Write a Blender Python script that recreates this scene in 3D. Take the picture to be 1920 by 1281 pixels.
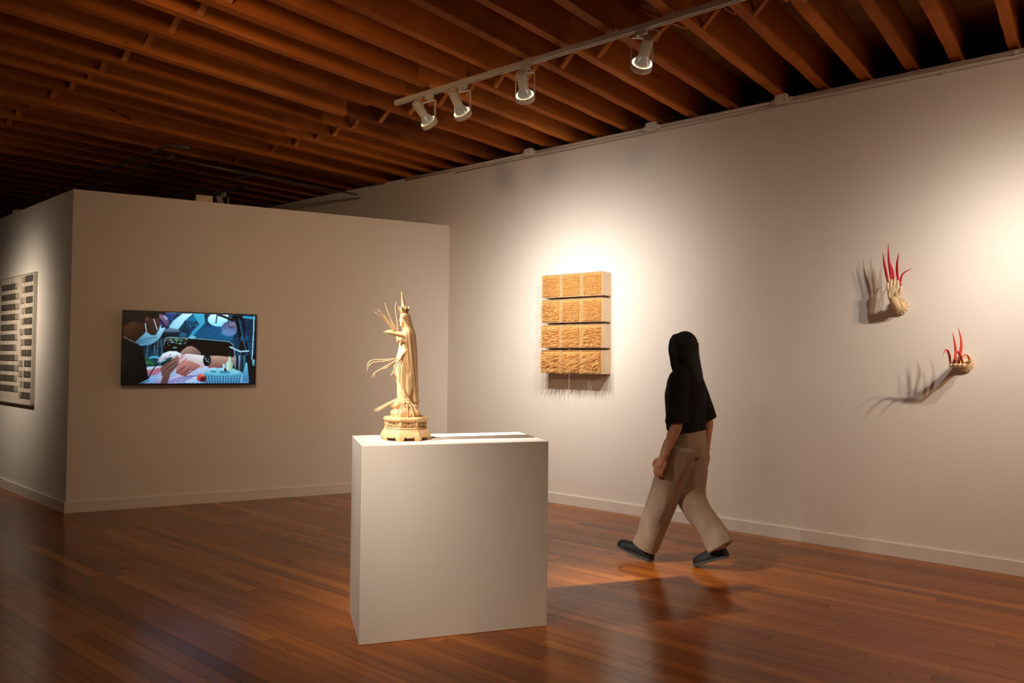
import bpy, bmesh, math, random
import numpy as np
from mathutils import Vector, Matrix, noise
for o in list(bpy.data.objects): bpy.data.objects.remove(o, do_unlink=True)
S = bpy.context.scene
COL = S.collection
RND = random.Random(7)

# ------------------------------------------------------------------ camera
CAM_H = 1.48
F_PX = 1381.6
YAW, PIT, ROL = 0.897493, 0.025314, 0.010149
fw = Vector((math.sin(YAW)*math.cos(PIT), math.cos(YAW)*math.cos(PIT), math.sin(PIT)))
r0 = Vector((math.cos(YAW), -math.sin(YAW), 0)); u0 = r0.cross(fw)
rt = math.cos(ROL)*r0 + math.sin(ROL)*u0; up = -math.sin(ROL)*r0 + math.cos(ROL)*u0
cd = bpy.data.cameras.new('camera'); cam = bpy.data.objects.new('camera', cd); COL.objects.link(cam)
cd.sensor_fit = 'HORIZONTAL'; cd.sensor_width = 36; cd.lens = F_PX/1920*36; cd.clip_start = .05
M = Matrix((rt, up, -fw)).transposed().to_4x4(); M.translation = (0, 0, CAM_H); cam.matrix_world = M
S.camera = cam
# ------------------------------------------------------------------ world and exposure
w = bpy.data.worlds.new('world'); S.world = w; w.use_nodes = True
w.node_tree.nodes['Background'].inputs[0].default_value = (1, .75, .5, 1)
w.node_tree.nodes['Background'].inputs[1].default_value = 0.0
S.view_settings.view_transform = 'Standard'; S.view_settings.look = 'None'
S.view_settings.gamma = 1; S.view_settings.use_curve_mapping = False
S.view_settings.exposure = 0.0
LAMP_COL = (1.0, .91, .82)      # full-power halogen
FILL_COL = (1.0, .60, .30)       # warm tint of the added fill lamps
K = 1.0            # overall lamp power factor

# ------------------------------------------------------------------ room numbers
W = 6.319          # right wall plane
CX, CY = 2.839, 7.613          # partition corner
QY = 6.004                     # partition meets the right wall
HP = 3.065
JB = lambda x: 3.75 + .0174*(x-W)      # joist underside
JH = .29
PX, PY, PA, PW_, PD_, PH_ = 2.518, 2.998, -0.5907, 1.033, .524, 1.028
TRX, TRZ = 4.235, 3.66

# ------------------------------------------------------------------ helpers
class MB:
    def __init__(s): s.v=[]; s.f=[]; s.c=[]
    def add(s, vs, fs, col=None):
        n=len(s.v); s.v += [tuple(x) for x in vs]; s.f += [tuple(i+n for i in f) for f in fs]
        if col is not None: s.c += [col]*len(fs)
        return s
    def box(s, c, d, m=None, col=None):
        x,y,z = d[0]/2,d[1]/2,d[2]/2
        vs=[Vector((a,b,e)) for a in (-x,x) for b in (-y,y) for e in (-z,z)]
        if m is not None: vs=[m@q for q in vs]
        vs=[q+Vector(c) for q in vs]
        return s.add(vs, [(0,1,3,2),(4,6,7,5),(0,4,5,1),(2,3,7,6),(0,2,6,4),(1,5,7,3)], col)
    def prism(s, poly, z0, z1):
        n=len(poly)
        vs=[(x,y,z0) for x,y in poly]+[(x,y,z1) for x,y in poly]
        fs=[tuple(range(n-1,-1,-1)), tuple(range(n,2*n))]+[(i,(i+1)%n,n+(i+1)%n,n+i) for i in range(n)]
        return s.add(vs,fs)
    def loft(s, rings, cap=True):
        n=len(rings[0]); b=len(s.v)
        for r in rings: s.v += [tuple(q) for q in r]
        for i in range(len(rings)-1):
            for j in range(n):
                k=(j+1)%n
                s.f.append((b+i*n+j, b+i*n+k, b+(i+1)*n+k, b+(i+1)*n+j))
        if cap:
            s.f.append(tuple(b+j for j in range(n-1,-1,-1)))
            e=b+(len(rings)-1)*n; s.f.append(tuple(e+j for j in range(n)))
        return s
    def tube(s, pts, rad, seg=8, flat=1.0, cap=True):
        pts=[Vector(q) for q in pts]
        if not hasattr(rad,'__len__'): rad=[rad]*len(pts)
        rings=[]; prev=None
        for i,q in enumerate(pts):
            t=(pts[min(i+1,len(pts)-1)]-pts[max(i-1,0)]).normalized()
            if prev is None:
                a=Vector((0,0,1)) if abs(t.z)<.9 else Vector((1,0,0))
                n=(a-t*a.dot(t)).normalized()
            else: n=(prev-t*prev.dot(t)).normalized()
            prev=n; bb=t.cross(n)
            rings.append([q+n*(rad[i]*math.cos(2*math.pi*j/seg))+bb*(rad[i]*flat*math.sin(2*math.pi*j/seg)) for j in range(seg)])
        return s.loft(rings,cap)
    def lathe(s, prof, seg=24, c=(0,0,0), m=None, cap=True):
        rings=[]
        for (r,z) in prof:
            ring=[Vector((r*math.cos(2*math.pi*j/seg), r*math.sin(2*math.pi*j/seg), z)) for j in range(seg)]
            if m is not None: ring=[m@q for q in ring]
            rings.append([q+Vector(c) for q in ring])
        return s.loft(rings,cap)
    def ell(s, c, r, seg=16, nr=10, m=None):
        rr=r if hasattr(r,'__len__') else (r,r,r); rings=[]
        for i in range(nr+1):
            a=-math.pi/2+math.pi*(i+.0)/nr; a=max(min(a,math.pi/2-.02),-math.pi/2+.02)
            ring=[Vector((rr[0]*math.cos(a)*math.cos(2*math.pi*j/seg), rr[1]*math.cos(a)*math.sin(2*math.pi*j/seg), rr[2]*math.sin(a))) for j in range(seg)]
            if m is not None: ring=[m@q for q in ring]
            rings.append([q+Vector(c) for q in ring])
        return s.loft(rings)
    def mesh(s, name, smooth=False):
        me=bpy.data.meshes.new(name); me.from_pydata(s.v,[],s.f); me.update()
        bm=bmesh.new(); bm.from_mesh(me); bmesh.ops.recalc_face_normals(bm, faces=bm.faces); bm.to_mesh(me); bm.free()
        if s.c:
            at=me.color_attributes.new('tint','FLOAT_COLOR','CORNER'); k=0
            for i,p in enumerate(me.polygons):
                for _ in p.vertices: at.data[k].color=s.c[i]; k+=1
        if smooth:
            for p in me.polygons: p.use_smooth=True
        return me
def link(name, me, mat=None, parent=None, bevel=0):
    o=bpy.data.objects.new(name, me); COL.objects.link(o)
    if mat is not None and not me.materials: me.materials.append(mat)
    if parent is not None: o.parent=parent
    if bevel:
        b=o.modifiers.new('bevel','BEVEL'); b.width=bevel; b.segments=2; b.limit_method='ANGLE'
    return o
def obj(name, mb, mat, parent=None, smooth=False, bevel=0): return link(name, mb.mesh(name,smooth), mat, parent, bevel)
def empty(name, loc=(0,0,0), rz=0):
    o=bpy.data.objects.new(name,None); COL.objects.link(o); o.location=loc; o.rotation_euler=(0,0,rz); o.empty_display_size=.1; return o
def tag(o, label=None, cat=None, group=None, kind=None):
    if label: o['label']=label
    if cat: o['category']=cat
    if group: o['group']=group
    if kind: o['kind']=kind
    return o
def fused(name, mb, voxel, smooth_it=4, disp=None):
    """join overlapping closed shapes into one continuous surface"""
    me=mb.mesh('tmp'); o=bpy.data.objects.new('tmp',me); COL.objects.link(o)
    r=o.modifiers.new('r','REMESH'); r.mode='VOXEL'; r.voxel_size=voxel; r.adaptivity=0
    if smooth_it:
        sm=o.modifiers.new('s','SMOOTH'); sm.factor=.5; sm.iterations=smooth_it
    dg=bpy.context.evaluated_depsgraph_get(); ev=o.evaluated_get(dg)
    out=bpy.data.meshes.new_from_object(ev); out.name=name
    bpy.data.objects.remove(o, do_unlink=True); bpy.data.meshes.remove(me)
    if disp:
        out.update()
        ns=[v.normal.copy() for v in out.vertices]
        for v,n in zip(out.vertices,ns): v.co += n*disp(v.co)
    for p in out.polygons: p.use_smooth=True
    return out
def bez(pts, n=14):
    """smooth curve through points (Catmull-Rom)"""
    P=[Vector(q) for q in pts]; P=[P[0]*2-P[1]]+P+[P[-1]*2-P[-2]]; out=[]; m=len(P)-3
    for i in range(n+1):
        t=i/n*m; k=min(int(t),m-1); t-=k; a,b,c,d=P[k:k+4]
        out.append(.5*((2*b)+(c-a)*t+(2*a-5*b+4*c-d)*t*t+(3*b-a-3*c+d)*t**3))
    return out

# ------------------------------------------------------------------ materials
def nodes(name):
    m=bpy.data.materials.new(name); m.use_nodes=True; nt=m.node_tree; return m,nt,nt.nodes['Principled BSDF']
def N(nt, t, **kw):
    n=nt.nodes.new(t)
    for k,v in kw.items():
        if k in n.inputs: n.inputs[k].default_value=v
        else: setattr(n,k,v)
    return n
def ramp(nt, stops):
    n=nt.nodes.new('ShaderNodeValToRGB'); e=n.color_ramp.elements
    while len(e)<len(stops): e.new(.5)
    for q,(p,c) in zip(e,stops): q.position=p; q.color=(*c,1) if len(c)==3 else c
    return n
def simple(name, col, rough=.6, metal=0, var=.08, scale=6, bump=0, bscale=60, coat=0, emit=None, estr=0, spec=.5):
    m,nt,b=nodes(name); L=nt.links.new
    tc=N(nt,'ShaderNodeTexCoord'); no=N(nt,'ShaderNodeTexNoise',Scale=scale,Detail=4.0); L(tc.outputs['Object'],no.inputs['Vector'])
    d=tuple(max(0,c*(1-var)) for c in col); u_=tuple(min(1,c*(1+var)) for c in col)
    rp=ramp(nt,[(.3,d),(.7,u_)]); L(no.outputs['Fac'],rp.inputs[0]); L(rp.outputs[0],b.inputs['Base Color'])
    b.inputs['Roughness'].default_value=rough; b.inputs['Metallic'].default_value=metal
    b.inputs['Specular IOR Level'].default_value=spec
    if coat: b.inputs['Coat Weight'].default_value=coat; b.inputs['Coat Roughness'].default_value=.1
    if bump:
        n2=N(nt,'ShaderNodeTexNoise',Scale=bscale,Detail=3.0); L(tc.outputs['Object'],n2.inputs['Vector'])
        bp=N(nt,'ShaderNodeBump',Strength=bump,Distance=.01); L(n2.outputs['Fac'],bp.inputs['Height']); L(bp.outputs[0],b.inputs['Normal'])
    if emit:
        b.inputs['Emission Color'].default_value=(*emit,1); b.inputs['Emission Strength'].default_value=estr
    return m
def wood(name, stops, axis, rough, coat=0, knots=True, sc=1.0, tint=True, bump=.15, stain=0, spec=.5):
    """streaky timber; axis = index of the grain direction; per-piece tint from the colour attribute"""
    m,nt,b=nodes(name); L=nt.links.new
    tc=N(nt,'ShaderNodeTexCoord'); mp=N(nt,'ShaderNodeMapping'); s3=[22*sc]*3; s3[axis]=.9*sc; mp.inputs['Scale'].default_value=s3
    at=N(nt,'ShaderNodeVertexColor',layer_name='tint')
    if tint:
        sep=N(nt,'ShaderNodeSeparateColor'); L(at.outputs[0],sep.inputs[0])
        mul=N(nt,'ShaderNodeVectorMath',operation='MULTIPLY_ADD'); L(at.outputs[0],mul.inputs[0]); mul.inputs[1].default_value=(7,13,17); L(tc.outputs['Object'],mul.inputs[2])
        L(mul.outputs[0],mp.inputs['Vector'])
    else: L(tc.outputs['Object'],mp.inputs['Vector'])
    no=N(nt,'ShaderNodeTexNoise',Scale=1.0,Detail=6.0,Roughness=.6,Distortion=.6); L(mp.outputs[0],no.inputs['Vector'])
    rp=ramp(nt,stops); 
    if tint:
        mx=N(nt,'ShaderNodeMath',operation='MULTIPLY_ADD'); L(sep.outputs[0],mx.inputs[0]); mx.inputs[1].default_value=.55
        sc2=N(nt,'ShaderNodeMath',operation='MULTIPLY_ADD'); L(no.outputs['Fac'],sc2.inputs[0]); sc2.inputs[1].default_value=.55; sc2.inputs[2].default_value=-.06
        L(sc2.outputs[0],mx.inputs[2]); L(mx.outputs[0],rp.inputs[0])
    else: L(no.outputs['Fac'],rp.inputs[0])
    col=rp.outputs[0]
    if knots:
        m2=N(nt,'ShaderNodeMapping'); k3=[9.0*sc]*3; k3[axis]=1.5*sc; m2.inputs['Scale'].default_value=k3
        L(mul.outputs[0] if tint else tc.outputs['Object'],m2.inputs['Vector'])
        vo=N(nt,'ShaderNodeTexNoise',Scale=.9,Detail=5.0,Roughness=.75,Distortion=1.2); L(m2.outputs[0],vo.inputs['Vector'])
        kr=ramp(nt,[(.28,(.12,.09,.08)),(.335,(1,1,1))]); L(vo.outputs['Fac'],kr.inputs[0])
        mm=N(nt,'ShaderNodeMix',data_type='RGBA',blend_type='MULTIPLY'); mm.inputs['Factor'].default_value=1
        L(col,mm.inputs['A']); L(kr.outputs[0],mm.inputs['B']); col=mm.outputs['Result']
    if stain:
        st=N(nt,'ShaderNodeTexNoise',Scale=.55,Detail=4.0,Roughness=.65); L(tc.outputs['Object'],st.inputs['Vector'])
        sr=ramp(nt,[(.36,(.30,.24,.20)),(.50,(1,1,1))]); L(st.outputs['Fac'],sr.inputs[0])
        ms=N(nt,'ShaderNodeMix',data_type='RGBA',blend_type='MULTIPLY'); ms.inputs['Factor'].default_value=stain
        L(col,ms.inputs['A']); L(sr.outputs[0],ms.inputs['B']); col=ms.outputs['Result']
    L(col,b.inputs['Base Color'])
    b.inputs['Roughness'].default_value=rough; b.inputs['Specular IOR Level'].default_value=spec
    rn=N(nt,'ShaderNodeMapRange'); rn.inputs['To Min'].default_value=rough*.8; rn.inputs['To Max'].default_value=rough*1.25
    L(no.outputs['Fac'],rn.inputs['Value']); L(rn.outputs[0],b.inputs['Roughness'])
    if coat: b.inputs['Coat Weight'].default_value=coat; b.inputs['Coat Roughness'].default_value=.2
    if bump:
        bp=N(nt,'ShaderNodeBump',Strength=bump,Distance=.004); L(no.outputs['Fac'],bp.inputs['Height']); L(bp.outputs[0],b.inputs['Normal'])
    return m
MT={}
MT['wall']=simple('painted_plaster',(.80,.752,.69),.75,var=.02,scale=1.3,bump=.03,bscale=90,spec=.25)
MT['base']=simple('painted_baseboard',(.76,.72,.66),.55,var=.03,scale=5)
MT['ped']=simple('painted_pedestal',(.82,.765,.70),.6,var=.02,scale=3,bump=.02,bscale=120,spec=.3)
MT['floor']=wood('varnished_floor',[(.12,(.09,.022,.003)),(.35,(.20,.053,.007)),(.55,(.30,.086,.010)),(.8,(.40,.135,.019))],1,.19,coat=0,sc=1.0,bump=.05,spec=.3)
MT['joist']=wood('old_joist',[(.15,(.15,.036,.005)),(.5,(.42,.118,.017)),(.85,(.64,.22,.044))],0,.75,sc=.7,stain=.55,bump=.4,spec=.15)
MT['deck']=wood('deck_board',[(.15,(.12,.05,.016)),(.5,(.24,.11,.035)),(.85,(.34,.17,.06))],1,.8,sc=.7,bump=.3,spec=.15)
MT['strut']=wood('strut_wood',[(.15,(.32,.11,.025)),(.5,(.46,.17,.04)),(.85,(.58,.25,.07))],1,.75,sc=1,bump=.3,spec=.15,tint=False,knots=False)
MT['dark']=simple('dark_underlay',(.02,.012,.008),.9)
MT['lampwhite']=simple('lamp_enamel',(.66,.60,.52),.45,var=.04,spec=.4)
MT['conduit']=simple('painted_conduit',(.70,.64,.57),.5,var=.05,scale=12)
MT['blackpipe']=simple('black_pipe',(.13,.125,.12),.3,metal=.2,var=.15)
MT['statue']=simple('pale_boxwood',(.72,.47,.24),.55,var=.07,scale=14,bump=.12,bscale=70,spec=.3)
MT['nail_ivory']=simple('ivory_nail',(.76,.54,.31),.4,var=.05,scale=20)
MT['blockwood']=simple('pale_ply',(.68,.52,.36),.6,var=.06,scale=9,bump=.08)
MT['drilled']=simple('drilled_face',(.50,.27,.08),.7,var=.3,scale=60)
MT['straw']=simple('straw_stick',(.86,.55,.22),.5,var=.15,scale=40)
MT['clay']=simple('glazed_clay',(.66,.47,.27),.35,var=.22,scale=45,bump=.35,bscale=90,coat=.3)
MT['clay_palm']=simple('smooth_clay',(.74,.57,.34),.4,var=.08,scale=20)
MT['red']=simple('red_lacquer',(.55,.008,.022),.18,var=.25,scale=12,coat=.5)
MT['coral']=simple('coral_lacquer',(.80,.07,.045),.2,var=.25,scale=12,coat=.5)
MT['tvblack']=simple('tv_plastic',(.008,.008,.009),.3,var=.1)
MT['hair']=simple('black_hair',(.006,.005,.005),.55,var=.4,scale=50,bump=.4,bscale=120,spec=.25)
MT['shirt']=simple('black_cotton',(.010,.009,.009),.9,var=.2,scale=18,bump=.2,bscale=50,spec=.15)
MT['trousers']=simple('beige_cotton',(.27,.19,.132),.9,var=.10,scale=12,bump=.2,bscale=60,spec=.15)
MT['skin']=simple('skin',(.42,.20,.11),.5,var=.08,scale=25)
MT['shoe']=simple('black_shoe',(.008,.007,.007),.6,var=.2,scale=20,spec=.2)
MT['sole']=simple('dark_sole',(.03,.027,.025),.7,var=.2)
MT['eye']=simple('dark_eye',(.02,.015,.012),.2)
MT['lens']=simple('lit_lens',(1,1,1),.3,emit=(1,.93,.66),estr=9.0)
MT['bulb']=simple('mirrored_bulb',(.75,.74,.68),.22,metal=.7,var=.15,scale=60,emit=(1,.93,.72),estr=.08)
MT['artcream']=simple('woven_cream',(.62,.55,.46),.75,var=.08,scale=4)
MT['artframe']=simple('pale_frame',(.50,.46,.40),.5,var=.05)
MT['cream_box']=simple('cream_plastic',(.62,.52,.38),.6)

# ------------------------------------------------------------------ structure: floor
def proj(P):
    v=Vector(P)-Vector((0,0,CAM_H)); d=v.dot(fw)
    if d<.2: return None
    return 960+F_PX*v.dot(rt)/d, 640.5-F_PX*v.dot(up)/d
X0,X1,Y0,Y1=-4.5,W+.30,-5.0,14.2
fl=obj('floor', MB().box(((X0+X1)/2,(Y0+Y1)/2,-.07),(X1-X0,Y1-Y0,.10)), MT['dark']); tag(fl,'glossy reddish brown strip wood floor with dark knots','floor',kind='structure')
rr=random.Random(11); PWID=.083; planks=[]
x=X0
while x<W:
    y=Y0-rr.random()*1.5
    while y<Y1:
        ln=rr.choice([.8,1.2,1.6,2.0,2.6,3.2])*(.85+.3*rr.random()); a,b_=max(y,Y0),min(y+ln,Y1)
        if b_>a+.05: planks.append((x,min(x+PWID,W),a,b_,(min(1,max(0,rr.gauss(.38,.21))),rr.random(),rr.random(),1),rr.uniform(-.0003,.0003)))
        y+=ln
    x+=PWID
def area(p):
    pts=[proj((p[i],p[j],0)) for i,j in ((0,2),(1,2),(1,3),(0,3))]
    if None in pts: return 0
    pts=[(min(max(a,0),1920),min(max(b,0),1281)) for a,b in pts]
    return abs(sum(pts[i][0]*pts[(i+1)%4][1]-pts[(i+1)%4][0]*pts[i][1] for i in range(4)))/2
planks.sort(key=area, reverse=True)
far=MB()
for i,(a,b_,c,d,col,dz) in enumerate(planks):
    mb=MB() if i<300 else far
    mb.box(((a+b_)/2,(c+d)/2,-.01+dz),(b_-a-.0014,d-c-.0014,.02),col=col)
    if i<300: obj('plank',mb,MT['floor'],fl)
tag(obj('remaining_planks',far,MT['floor'],fl),kind='stuff')

# ------------------------------------------------------------------ structure: walls
def struct(name, mb, mat, label, cat, bevel=0): return tag(obj(name,mb,mat,bevel=bevel),label,cat,kind='structure')
struct('wall_right', MB().box((W+.15,(Y0+Y1)/2,1.87),(.30,Y1-Y0,3.74)), MT['wall'],'long off-white gallery wall with spotlit artworks under the joists','wall')
struct('wall_rim', MB().box((W+.34,(Y0+Y1)/2,2.1),(.08,Y1-Y0,4.4)), MT['dark'],'rim board above the long wall, coloured dark for the unlit gap','wall')  # dark colour stands in for the unlit space behind the joist ends
tdir=Vector((W-CX,QY-CY)).normalized(); nf=Vector((tdir.y,-tdir.x))
if nf.dot(Vector((CX,CY)))>0: nf=-nf
ld=Vector((.047,1)).normalized(); nl=Vector((-ld.y,ld.x)).normalized()
TH=.14
Cc=Vector((CX,CY)); Qq=Vector((W,QY))
# inner corner of the mitre
def isect(p,d,q,e):
    den=d.x*e.y-d.y*e.x; t=((q.x-p.x)*e.y-(q.y-p.y)*e.x)/den; return p+d*t
ci=isect(Cc-nf*TH,tdir,Cc-nl*TH,ld); qi=isect(Cc-nf*TH,tdir,Vector((W,0)),Vector((0,1)))
le=Cc+ld*((Y1-CY)/ld.y); li=isect(Cc-nl*TH,ld,Vector((0,Y1)),Vector((1,0)))
struct('wall_back', MB().prism([tuple(Cc),tuple(Qq),tuple(qi),tuple(ci)],0,HP), MT['wall'],'free-standing off-white partition wall carrying the television','wall')
struct('wall_left', MB().prism([tuple(Cc),tuple(ci),tuple(li),tuple(le)],0,HP), MT['wall'],'off-white partition side wall carrying the striped panel','wall')
struct('wall_front', MB().box(((X0+X1)/2,Y0-.1,2.1),(X1-X0,.2,4.3)), MT['wall'],'off-white wall closing the gallery behind the viewer','wall')
struct('wall_opposite', MB().box((X0-.1,(Y0+Y1)/2,2.1),(.2,Y1-Y0+.4,4.3)), MT['wall'],'off-white wall facing the long spotlit wall','wall')
struct('wall_far', MB().box(((X0+X1)/2,Y1+.1,2.1),(X1-X0,.2,4.3)), MT['wall'],'far end wall behind the partition','wall')
BH,BT=.10,.016
struct('baseboard_right', MB().box((W-BT/2,(Y0+QY)/2+.02,BH/2),(BT,QY-Y0,BH)), MT['base'],'narrow painted baseboard along the long wall','baseboard',)
def basebd(name,a,b_,n,ext,label):
    a=Vector(a);b_=Vector(b_); o=a+n*BT; q=b_+n*BT
    struct(name, MB().prism([tuple(a),tuple(b_),tuple(q),tuple(o+ext)],0,BH), MT['base'],label,'baseboard')
corner=isect(Cc+nf*BT,tdir,Cc+nl*BT,ld)
struct('baseboard_back', MB().prism([tuple(Cc),tuple(Qq),tuple(Qq+nf*BT),tuple(corner)],0,BH), MT['base'],'narrow painted baseboard under the television wall','baseboard')
struct('baseboard_left', MB().prism([tuple(Cc),tuple(corner),tuple(le+nl*BT),tuple(le)],0,BH), MT['base'],'narrow painted baseboard under the striped panel','baseboard')

# ------------------------------------------------------------------ structure: ceiling with joists, boards and bridging
CZ=JB(W)+JH+.06
ce=struct('ceiling', MB().box(((X0+X1)/2,(Y0+Y1)/2,CZ+.02),(X1-X0+.4,Y1-Y0+.4,.04)), MT['dark'],'open timber ceiling of dark orange joists under deck boards','ceiling')
slope=Matrix.Rotation(-.0174,3,'Y')
rj=random.Random(5)
edges=[.506,.86,1.162,1.503,1.82,2.16,2.61,2.98,3.31,3.67,3.98,4.32,4.63,5.03,5.43,5.79,6.14,6.42,6.76,7.266,7.55,7.9,8.26,8.6]
while edges[-1]<Y1-.3: edges.append(edges[-1]+.35+rj.uniform(-.03,.03))
lo=[]; y=.506
while y>Y0+.4: y-=.345+rj.uniform(-.03,.03); lo.append(y)
edges=lo[::-1]+edges
def tintc(r): return (min(1,max(0,r.gauss(.5,.16))),r.random(),r.random(),1)
def joist(xa,xb,yf,wd,dz,h=JH):
    xm=(xa+xb)/2; L_=xb-xa; c=tintc(rj); mb=MB(); n=12
    rings=[]
    for i in range(n+1):
        xx=xa+L_*i/n; z=JB(xx)+dz; e=rj.uniform(-.004,.004); e2=rj.uniform(-.003,.003); z2=z+h-dz
        rings.append([(xx,yf+e,z+e2),(xx,yf-wd+e,z+e2),(xx,yf-wd+e*.5,z2),(xx,yf+e*.5,z2)])
    mb.loft(rings); mb.c=[c]*len(mb.f)
    return obj('joist',mb,MT['joist'],ce,bevel=.004)
SPL=4.25
for yf in edges:
    big = abs(yf-7.266)<.01
    wd=.14 if big else rj.uniform(.066,.08)
    if big: joist(X0,W+.28,yf,wd,-.03); continue
    off=rj.uniform(-.01,.012)
    joist(X0,SPL+rj.uniform(-.04,.05),yf,wd,-.012)
    if yf<6.6 and yf>.0:
        joist(SPL-.10-rj.random()*.10,W+.28,yf-.0+off+ (wd if rj.random()<.0 else .0)-wd*0-.0,wd*.98,.012)
    else: joist(SPL-.02,W+.28,yf+off,wd,-.008)
rb=random.Random(3); x=X0
while x<W+.3:
    y=Y0-rb.random()*3
    while y<Y1:
        ln=rb.uniform(4.5,6.5); a,b_=max(y,Y0),min(y+ln,Y1)
        if b_-a>.2: 
            xx=x+.07; z=JB(xx)+JH+.012
            obj('ceiling_board', MB().box((xx,(a+b_)/2,z+rb.uniform(-.001,.001)),(.137,b_-a-.003,.022),m=slope,col=tintc(rb)), MT['deck'], ce)
        y+=ln
    x+=.14
# bridging struts between joists
for xb_ in (2.40,4.60):
    for i in range(len(edges)-1):
        ya=edges[i]; yb=edges[i+1]-.075
        if yb-ya<.12 or ya>12 or ya<-1.5: continue
        zb=JB(xb_)
        for k,(z0,z1) in enumerate(((zb+.015,zb+JH-.03),(zb+JH-.03,zb+.015))):
            xo=xb_+(.045 if k else -.02)+RND.uniform(-.03,.03)
            d=Vector((0,yb-ya,z1-z0)); ln=d.length; an=math.atan2(d.z,d.y)
            obj('bridging_strut', MB().box((xo,(ya+yb)/2,(z0+z1)/2),(.042,ln-.01,.02),m=Matrix.Rotation(an,3,'X')), MT['strut'], ce)

# ------------------------------------------------------------------ spot lamps on tracks
def track(y0,y1,x,z,label,mat='lampwhite',ends=True):
    mb=MB(); t=empty('track_rail',(x,y0,z))
    L_=y1-y0
    pr=[(-.018,.018),(.018,.018),(.018,-.018),(.010,-.018),(.010,.006),(-.010,.006),(-.010,-.018),(-.018,-.018)]
    mb.loft([[(a,0,b_) for a,b_ in pr],[(a,L_,b_) for a,b_ in pr]])
    obj('channel',mb,MT[mat],t)
    for s in (-1,1): obj('busbar',MB().box((s*.0065,L_/2,-.004),(.003,L_-.02,.004)),MT['lampwhite'],t)
    for yy in (0,L_): obj('end_cap',MB().box((0,yy,0),(.04,.012,.04)),MT[mat],t,bevel=.002)
    return tag(t,label,'track rail')
LG={}
def lamp_parts():
    if LG: return LG
    LG['adapter']=MB().box((0,0,-.034),(.030,.075,.032)).box((0,0,-.056),(.022,.03,.016)).mesh('adapter')
    yk=MB(); h=.073; t=.0035; zt=-.068; zb=-.245
    c=[(-h,zb),(-h,zt-.014),(-h+.005,zt-.004),(-h+.014,zt),(h-.014,zt),(h-.005,zt-.004),(h,zt-.014),(h,zb)]
    ring=lambda p,q: None
    inner=[(-h+t*1.6,zb),(-h+t*1.6,zt-.014),(-h+t*2,zt-.008),(-h+.015,zt-t*1.6),(h-.015,zt-t*1.6),(h-t*2,zt-.008),(h-t*1.6,zt-.014),(h-t*1.6,zb)]
    n=len(c); vs=[]; 
    for yy in (-.008,.008): vs+=[(a,yy,b_) for a,b_ in c]+[(a,yy,b_) for a,b_ in inner]
    fs=[]
    for i in range(n-1):
        fs+=[(i,i+1,n+i+1,n+i),(2*n+i,3*n+i,3*n+i+1,2*n+i+1),(i,2*n+i,2*n+i+1,i+1),(n+i,n+i+1,3*n+i+1,3*n+i)]
    fs+=[(0,n,3*n,2*n),(n-1,3*n-1,4*n-1,2*n-1)]
    yk.add(vs,fs); LG['yoke']=yk.mesh('yoke')
    # head parts: +Z is back, light leaves along -Z, pivot in the ring
    LG['ring']=MB().lathe([(.0665,.014),(.071,.014),(.072,.0),(.072,-.026),(.066,-.028),(.066,-.02),(.0665,.014)],32,cap=False).mesh('ring',True)
    LG['lens']=MB().lathe([(.001,-.012),(.045,-.013),(.066,-.008),(.066,-.004),(.001,-.006)],32).mesh('lens',True)
    LG['bulb']=MB().lathe([(.058,-.004),(.057,.004),(.051,.025),(.042,.048),(.031,.068),(.026,.082),(.024,.10)],32).mesh('bulb',True)
    LG['socket']=MB().lathe([(.030,.078),(.036,.080),(.036,.19),(.033,.198),(.012,.20)],28).mesh('socket')
    cu=bez([(.030,0,.17),(.062,.0,.18),(.066,.01,.225),(.03,.012,.245),(0,.012,.235)],16)
    LG['cord']=MB().tube(cu,.0028,6).mesh('cord',True)
    return LG
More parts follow.
